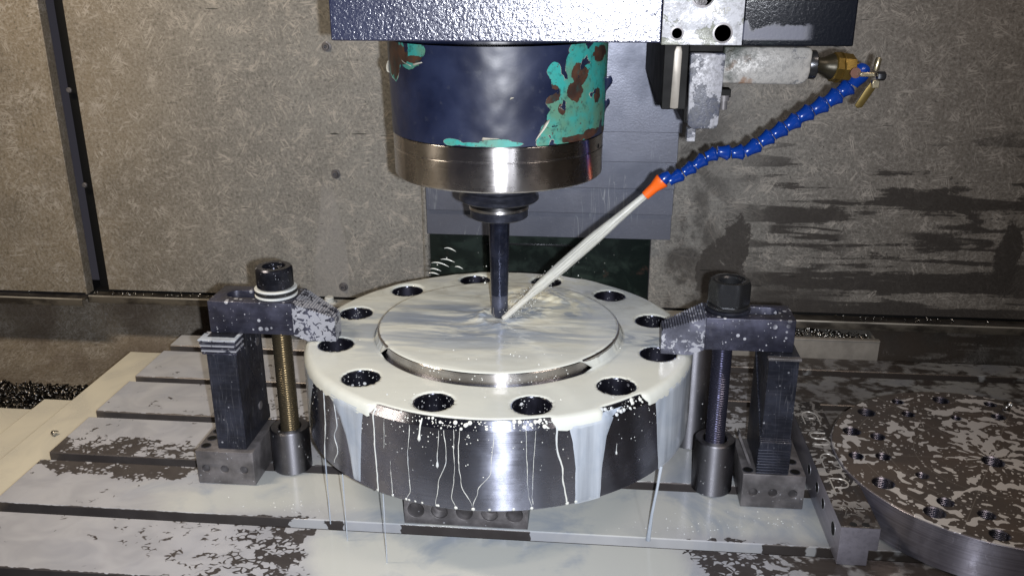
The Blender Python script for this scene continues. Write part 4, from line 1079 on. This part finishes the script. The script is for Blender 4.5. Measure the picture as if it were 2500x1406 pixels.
# bracket group right of the spindle
br = thing('coolant_bracket', 'worn grey painted bracket hanging under the head right of the spindle', 'bracket', (.24, .02, .56))
MB().box(.195, .2235, .0, .42, .4935, .5735).box(.2235, .262, .022, .42, .474, .5735).box(.2235, .262, -.004, .0215, .5602, .5735).build('backing', M_dark, br, bevel=.001)
MB().prism([(.2050, .4955), (.2110, .4945), (.2145, .4955), (.2155, .560), (.2140, .566), (.2085, .566), (.2065, .560)], [], -.016, 0, front(-.002)).build('bright_bar', M_tray, br, bevel=.0006)
bl = [(.2262, .4775), (.2300, .4738), (.2335, .4728), (.2560, .4732), (.2595, .4750), (.2612, .4790), (.2642, .5575), (.2630, .5592), (.2262, .5592), (.2245, .5570)]
MB().prism(bl, [], -.030, 0, front(-.010)).build('worn_block', M_worn, br, bevel=.0022)
MB().box(.2262, .2362, -.008, .010, .4572, .4728).build('tab', M_worn, br, bevel=.0008)
MB().lathe([(.0045, 0), (.0045, .010), (.0062, .0102), (.0062, .0165)], 20, (.2670, .0, .4945)).build('bolt', M_block, br)
MB().box(.2618, .2745, -.002, .02, .5085, .518).build('foot_lug', M_dark, br, bevel=.001)
ca = [(.2625, .5245), (.348, .5238), (.3560, .5262), (.3605, .5310), (.3620, .5380), (.3625, .5610), (.3600, .5655), (.2625, .5662)]
MB().prism(ca, [], -.045, 0, front(-.002)).build('cast_arm', M_cast, br, bevel=.003)
RY = Matrix.Rotation(R_(90), 4, 'Y')
MB().lathe([(.012, 0), (.0162, 0), (.0165, .0010), (.0165, .0075), (.0155, .0085), (.010, .0085)], 40, (.3625, .016, .5450), RY).build('collar', M_nut, br, ang=30)
hs = thing('coolant_hose', 'bright blue segmented coolant hose with an orange nozzle', 'hose', (.4234, .02, .535))
vv = thing('coolant_valve', 'brass ball valve with a flat brass lever feeding the blue hose', 'valve', (.40, .02, .54))
Mv = Matrix.Rotation(R_(97), 4, 'Y') @ Matrix.Rotation(R_(-14), 4, 'X')
MB().lathe([(.0095, 0), (.0092, .006), (.0108, .012), (.0140, .017), (.0150, .020)], 36, (.371, .018, .5445), Mv).build('dark_neck', simple('dark_brass_neck', (.035, .03, .018), .35, .5), vv, ang=40)
MB().lathe([(.0150, .020), (.0170, .0215), (.0170, .0290), (.0160, .0302), (.0168, .0315), (.0172, .0440), (.0150, .0455), (.0120, .0465), (.0120, .049)], 8, (.371, .018, .5445), Mv).lathe([(.0150, .028), (.0178, .0292), (.0178, .0306), (.0150, .0315)], 40, (.371, .018, .5445), Mv).build('valve_body', M_brass, vv, ang=30)
MB().lathe([(.0060, 0), (.0060, .006)], 20, (.4150, .012, .5370), Matrix.Rotation(R_(90), 4, 'X')).build('red_plug', M_redseal, vv)
MB().box(.418, .4345, -.002, .006, .5335, .5385).build('spigot', M_lever, vv, bevel=.001)
MB().lathe([(.0045, 0), (.0052, .001), (.0052, .008), (.004, .0095)], 6, (.4355, -.006, .5352), RY).build('lever_nut', M_nut, vv)
MB().lathe([(.0, -.004), (.0030, -.003), (.0036, 0), (.0036, .010), (.0026, .012)], 16, (.4358, .002, .5430), Matrix.Rotation(R_(8), 4, 'Y')).build('stop_pin', M_lever, vv)
lv = [(.4320, .5285), (.4385, .5290), (.4395, .5235), (.4255, .4985), (.4200, .4975), (.4170, .5010), (.4270, .5200)]
MB().prism(lv, [], -.0016, 0, front(.001)).build('lever', M_leverb, vv, bevel=.0005)
MB().box(.4315, .4395, -.0065, .0008, .5215, .5305).build('lever_clip', M_lever, vv, bevel=.0008)
HP = [(.4234,.5349),(.4168,.5231),(.4049,.5133),(.3914,.5027),(.3762,.4927),(.3609,.4834),(.347,.4733),(.3329,.4631),(.3187,.4536),(.3015,.4416),(.2856,.4389),(.2687,.4402),(.2552,.4345),(.2428,.4239),(.2294,.4149),(.2129,.4041)]
HP = [Vector((x, .020, z)) for x, z in HP]
segp = [(.0055, -.10), (.0086, -.04), (.0099, .05), (.0099, .12), (.0080, .17), (.0080, .20), (.0105, .30), (.0112, .36), (.0108, .40), (.0090, .62), (.0078, .86), (.0074, 1.02), (.0080, 1.12)]
for i in range(len(HP)-1):
    a, b = HP[i], HP[i+1]; L = (b-a).length; k = 1.04 - .26*i/15
    M_s = (b-a).to_track_quat('Z', 'Y').to_matrix().to_4x4()
    wob = Vector((0, .0012*math.sin(i*2.1), 0))
    seg_ = MB()
    if i == 0: prof = [(.001, -.70*.0175), (.006, -.62*.0175), (.0095, -.35*.0175), (.0112, 0), (.0108, .3*L), (.0085, .75*L), (.0074, L*1.1)]
    else: prof = [(r*k, h*L) for r, h in segp[4:]]
    seg_.lathe(prof, 32, a+wob, M_s).build('hose_segment', M_blue, hs, ang=38)
d_ = (Vector((.1802, .02, .3814)) - Vector((.2029, .02, .4040))).normalized(); M_n = d_.to_track_quat('Z', 'Y').to_matrix().to_4x4()
MB().lathe([(.0078, .0), (.0096, .0004), (.0098, .0020), (.0084, .007), (.0066, .014), (.0058, .0285), (.0052, .0290), (.0046, .0287), (.0046, .020)], 40, (.2029, .02, .4040), M_n, cap=False).build('nozzle', M_orange, hs, ang=35)
MB().lathe([(.0040, -.012), (.0072, -.006), (.0078, 0), (.0060, .006), (.005, .01)], 32, (.2029, .02, .4040), M_n).build('nozzle_ball', M_blue, hs)
# jet
J0 = Vector((.1828, .02, .3842)); J1 = Vector((.0060, .0040, .2185))
pts = []; rr = []
for i in range(70):
    t = i/69; p = J0.lerp(J1, t); p.z += .0020*math.sin(math.pi*t)
    pts.append(p); r = .0047 + .0038*sstep(0, .40, t) - .0010*sstep(.55, .72, t) - .0032*sstep(.72, .84, t)
    rr.append(r*(1+.02*noise.noise(Vector((t*9, 0, 0)))))
jt = MB().tube(pts, rr, 20)
jt.v = [tuple(Vector(v)+Vector((0, 0, .0002*noise.noise(Vector(v)*160)))) for v in jt.v]
M_jet = milk_mat('coolant_jet', (.62, .62, .57), (.58, .58, .54), bumps=.06)
jb = M_jet.node_tree.nodes['Principled BSDF']; jb.inputs['Subsurface Weight'].default_value = .6; jb.inputs['Subsurface Radius'].default_value = (.02, .02, .018); jb.inputs['Subsurface Scale'].default_value = .5
_n = M_jet.node_tree; _lw = _n.nodes.new('ShaderNodeLayerWeight'); _lw.inputs[0].default_value = .5; _mr = _n.nodes.new('ShaderNodeMapRange'); _mr.inputs[1].default_value = .30; _mr.inputs[2].default_value = .90; _mr.inputs[3].default_value = .90; _mr.inputs[4].default_value = .05
_n.links.new(_lw.outputs['Facing'], _mr.inputs[0])
_ge = _n.nodes.new('ShaderNodeNewGeometry'); _ax = (J1-J0).normalized(); _sd = _ax.cross(Vector((0, 1, 0))).normalized(); _d3 = _ax.cross(_sd)
_cx = _n.nodes.new('ShaderNodeCombineXYZ')
for _i, (_v, _s) in enumerate(((_ax, 9.0), (_sd, 420.0), (_d3, 420.0))):
    _dt = _n.nodes.new('ShaderNodeVectorMath'); _dt.operation = 'DOT_PRODUCT'; _n.links.new(_ge.outputs['Position'], _dt.inputs[0]); _dt.inputs[1].default_value = _v*_s
    _n.links.new(_dt.outputs['Value'], _cx.inputs[_i])
_nz = _n.nodes.new('ShaderNodeTexNoise'); _nz.inputs['Scale'].default_value = 1; _nz.inputs['Detail'].default_value = 3; _n.links.new(_cx.outputs[0], _nz.inputs['Vector'])
_m2 = _n.nodes.new('ShaderNodeMapRange'); _m2.inputs[1].default_value = .3; _m2.inputs[2].default_value = .6; _m2.inputs[3].default_value = .45; _m2.inputs[4].default_value = 1.0; _n.links.new(_nz.outputs['Fac'], _m2.inputs[0])
_mu = _n.nodes.new('ShaderNodeMath'); _mu.operation = 'MULTIPLY'; _n.links.new(_mr.outputs[0], _mu.inputs[0]); _n.links.new(_m2.outputs[0], _mu.inputs[1]); _n.links.new(_mu.outputs[0], jb.inputs['Alpha'])
tag(jt.build('coolant_jet', M_jet, None, ang=80), 'straight jet of white coolant shooting from the orange nozzle onto the cutter', 'coolant jet')
# spray torn off the jet where it lands
rs_ = random.Random(21)
spj = []
for i in range(260):
    t = rs_.betavariate(5, 1.6); p = J0.lerp(J1, t); a_ = rs_.uniform(0, 6.28); q_ = .006 + abs(rs_.gauss(0, .006))*t
    spj.append((p.x + q_*math.cos(a_), p.y + rs_.gauss(0, .006), max(.218, p.z + q_*math.sin(a_)), rs_.uniform(.0002, .0007)))
# flung beads and ligaments of coolant
sp_ = MB()
def bead(p, r): sp_.lathe([(0.0001, -r), (r*.7, -r*.7), (r, 0), (r*.7, r*.7), (.0001, r)], 10, p)
for (x, y, z, r) in ((-.020, .02, .262, .0015), (.062, .10, .252, .0016), (-.075, .05, .285, .0009), (-.088, .05, .275, .0009), (.066, .10, .256, .001), (-.018, .02, .285, .0008), (.10, .13, .238, .001)): bead((x, y, z), r)
for b_ in spj: bead(b_[:3], b_[3])
def lig(x0, x1, z0, bow, y=.06, r=.0007):
    P = [(x0+(x1-x0)*t, y, z0 + bow*math.sin(math.pi*(t*.6+.35)) ) for t in np.linspace(0, 1, 9)]
    sp_.tube(P, [r*(.25+math.sin(math.pi*t)) for t in np.linspace(0, 1, 9)], 6)
for a in ((-.098, -.074, .268, .007), (-.085, -.066, .275, .005), (-.100, -.085, .262, .004), (-.066, -.055, .266, .004), (-.102, -.088, .257, .003), (-.080, -.064, .290, .006)): lig(*a)
# wisps climbing beside the cutter
for (x0, y0, x1, z1, r) in ():
    sp_.tube([(x0+(x1-x0)*t, y0, .2165+(z1-.2165)*math.sin(t*1.4)) for t in np.linspace(0, 1, 8)], [r*(1-.8*t) for t in np.linspace(0, 1, 8)], 8)
o = sp_.build('coolant_splash', M_milk, None, ang=80); tag(o, 'loose beads and threads of coolant flung up round the cutter', 'coolant splash', kind='stuff')

# ------------------------------------------------------------------ bar and disc on the right
bt = thing('stamped_bar', 'ground steel bar stamped ASAP lying beside the right clamp, splashed with coolant', 'steel bar', (.434, -.025, 0))
MX = Matrix(((1, 0, 0, 0), (0, 0, -1, -.180), (0, 1, 0, 0), (0, 0, 0, 1)))
bb = MB().prism([(.412, .0006), (.4462, .0006), (.4462, .0215), (.4560, .0215), (.4560, .0520), (.4120, .0520)], [], -.315, 0, MX).build('bar_body', M_bar, bt, bevel=.0007)
for (y, z, r) in ((-.152, .030, .0095), (-.100, .030, .0078), (-.066, .032, .0078), (-.02, .03, .0078)):
    b = MB().lathe([(r, 0), (r, .0004), (r-.0012, .0006), (r-.0012, .0)], 28, (.412, y, z), Matrix.Rotation(R_(-90), 4, 'Y')); b.build('hole_rim', M_plate, bt)
    MB().lathe([(r-.0012, 0), (r-.0012, .00045)], 28, (.412, y, z), Matrix.Rotation(R_(-90), 4, 'Y')).build('hole_shade_disc', M_dark, bt)  # dark disc on the bar's side, painted shade of a hole
for x in (.4265, .4405):
    MB().lathe([(.0042, 0), (.0042, .0003), (.0032, .0004)], 16, (x, -.1745, .052)).build('hole_shade_disc', M_nut, bt)  # black discs stand for the shade in two small holes
def glyph(strokes, cx, cy, w, h):
    g = MB()
    for st in strokes:
        P = [(cx+w*u, cy+h*v, .0521) for u, v in st]; g.tube(P, .0010, 6)
    return g
arc = lambda cx, cy, rx, ry, a0, a1, n=10: [(cx+rx*math.cos(R_(a0+(a1-a0)*i/n)), cy+ry*math.sin(R_(a0+(a1-a0)*i/n))) for i in range(n+1)]
A_ = [[(-.5, -.5), (-.5, .1)] + arc(0, .1, .5, .4, 180, 0) + [(.5, -.5)], [(-.12, -.05), (.18, -.05)]]
S_ = [[(.5, .5), (-.2, .5)] + arc(-.2, .25, .3, .25, 90, 270) + [(.2, 0)] + arc(.2, -.25, .3, .25, 90, -90) + [(-.5, -.5)]]
P_ = [[(-.5, -.5), (-.5, .5), (.05, .5)] + arc(.05, .2, .42, .3, 90, -90) + [(-.4, -.1)]]
for st, cy, hh in ((A_, .0840, .036), (S_, .0240, .032), (A_, -.0340, .036), (P_, -.0940, .034)):
    glyph(st, .4325, cy, .021, hh).build('engraved_letter', M_scribe, bt)
for x0, y0, x1, y1 in ((.421, -.140, .425, -.146), (.425, -.139, .421, -.147), (.429, -.139, .432, -.147), (.434, -.139, .436, -.147), (.438, -.140, .446, -.141), (.438, -.146, .447, -.146)):
    MB().tube([(x0, y0, .0521), (x1, y1, .0521)], .0002, 5).build('scratch', M_scribe, bt)
dc = thing('round_fixture_plate', 'thick round brownish steel plate full of tapped holes, right of the stamped bar', 'fixture plate', (.637, -.02, 0))
DH = [(.567,.136,.0085),(.513,.098,.012),(.478,.040,.012),(.467,-.026,.0095),(.483,-.090,.0135),(.631,.147,.0115),(.697,.140,.0085),(.570,.098,.009),(.509,.028,.010),(.501,-.025,.0095),(.633,.092,.007),(.536,-.068,.008),(.693,.101,.0095),(.637,-.025,.0138),(.524,-.149,.0125),(.544,-.126,.010),(.582,-.149,.010),(.581,-.188,.0112),(.72,-.02,.010),(.75,.07,.011),(.77,-.06,.011),(.70,-.13,.010)]
MB().prism(circ(.637, -.02, .193, 128), [(circ(x, y, r, 24), .045) for x, y, r in DH], .001, .057).lathe([(.1930, .0012), (.1950, .0030), (.1952, .0550), (.1932, .0569)], 128, (.637, -.02, 0), cap=False).build('plate_body', M_disc, dc, ang=25)
M_thr = steel('dark_tapped_thread', (.16, .16, .21), .25, 'x', grime=.5)
for x, y, r in DH:
    prof = []; z = .0565; i = 0
    prof.append((r+.0006, .0572)); 
    while z > .026: prof += [(r-.0002, z), (r-.0016, z-.0011), (r-.0002, z-.0022)]; z -= .0024
    b = MB().lathe(prof, 24, (x, y, 0), cap=False); b.build('tapped_hole', M_thr, dc, ang=15)

# ------------------------------------------------------------------ chips
def chips(spots, size, seed, name, label, curl=1.0, mat=None):
    r = random.Random(seed); m = MB()
    for (x, y, z) in spots:
        s_ = size*r.uniform(.5, 1.3); R0 = Matrix.Translation((x, y, z)) @ (Matrix.Rotation(r.uniform(0, 6.28), 4, 'Z') @ Matrix.Rotation(r.uniform(-1.5, 1.5), 4, 'X') @ Matrix.Rotation(r.uniform(0, 6.28), 4, 'Y'))
        n = 7; rad_ = s_*r.uniform(.3, .6); w_ = s_*r.uniform(.18, .45); sweep = r.uniform(1.2, 4.5)*curl; dr_ = r.uniform(-.15, .3)
        vs = []
        for i in range(n):
            t = i/(n-1); a = sweep*t; q = rad_*(1+dr_*t)
            for d in (-.5, .5): vs.append(R0 @ Vector((q*math.cos(a), w_*d + w_*.8*t, q*math.sin(a))))
        m.add(vs, [(2*i, 2*i+1, 2*i+3, 2*i+2) for i in range(n-1)])
    o = m.build(name, mat or M_chip, None, ang=60); sm = o.modifiers.new('thick', 'SOLIDIFY'); sm.thickness = .0004
    return tag(o, label, 'metal chips', kind='stuff')
rc_ = random.Random(11)
sp1 = []
for i in range(2600):
    x = rc_.uniform(-1.11, -.80); y = rc_.uniform(.16, .375); hgt = .022*(1-((y-.27)/.115)**2)*sstep(-.79, -.85, x)+.004
    sp1.append((x, y, -.116 + rc_.random()*max(.003, hgt)*2.0))
chips(sp1[:1900], .015, 5, 'chip_pile', 'dark curled steel chips heaped in the trough behind the left covers', mat=M_chipdark)
sp2 = [(rc_.uniform(.31, .622), rc_.uniform(.448, .50), .011 + rc_.random()*.012*sstep(.63, .57, 0)) for i in range(420)]
sp2 = [(x, y, .012 + rc_.random()*.014*(1-sstep(.50, .63, x)*.8)) for x, y, z in sp2]
chips(sp2, .010, 6, 'tray_chips', 'small bright curled chips lying in the narrow tray behind the right clamp')
sp3 = [(rc_.choice([rc_.gauss(-.80, .03), rc_.gauss(-.62, .05), rc_.gauss(-.93, .03), rc_.gauss(.62, .05), rc_.gauss(-.70, .04), rc_.gauss(.75, .05)]), rc_.uniform(.487, .497), .049) for i in range(80)]
chips(sp3, .006, 8, 'ledge_chips', 'scattered dark crumbs and chips along the wall ledges')
def big_chip(x, y, z, s_, label, rot):
    n = 12; vs = []; R0 = Matrix.Translation((x, y, z)) @ Matrix.Rotation(rot[0], 4, 'Z') @ Matrix.Rotation(rot[1], 4, 'X')
    for i in range(n):
        t = i/(n-1); a = 4.2*t
        for d in (-.5, .5): vs.append(R0 @ Vector((s_*.45*math.cos(a), s_*.35*math.sin(a), s_*(d*(1-.6*t) + .3*t))))
    o = MB().add(vs, [(2*i, 2*i+1, 2*i+3, 2*i+2) for i in range(n-1)]).build('steel_chip', M_chip, None, ang=70)
    sm = o.modifiers.new('thick', 'SOLIDIFY'); sm.thickness = .0005
    return tag(o, label, 'metal chip')
big_chip(.706, .108, .0665, .016, 'curled bright chip standing on the round plate near its far holes', (.4, .2))
big_chip(.437, .365, .006, .014, 'sliver of bright chip standing upright by the rear table slot', (.9, .1))
big_chip(.425, .485, .055, .010, 'tiny bright chip on the wall ledge behind the right clamp', (.2, .4))
big_chip(-.690, .060, -.0165, .010, 'small curled chip lying on the cream trough left of the table', (1.2, 1.4))
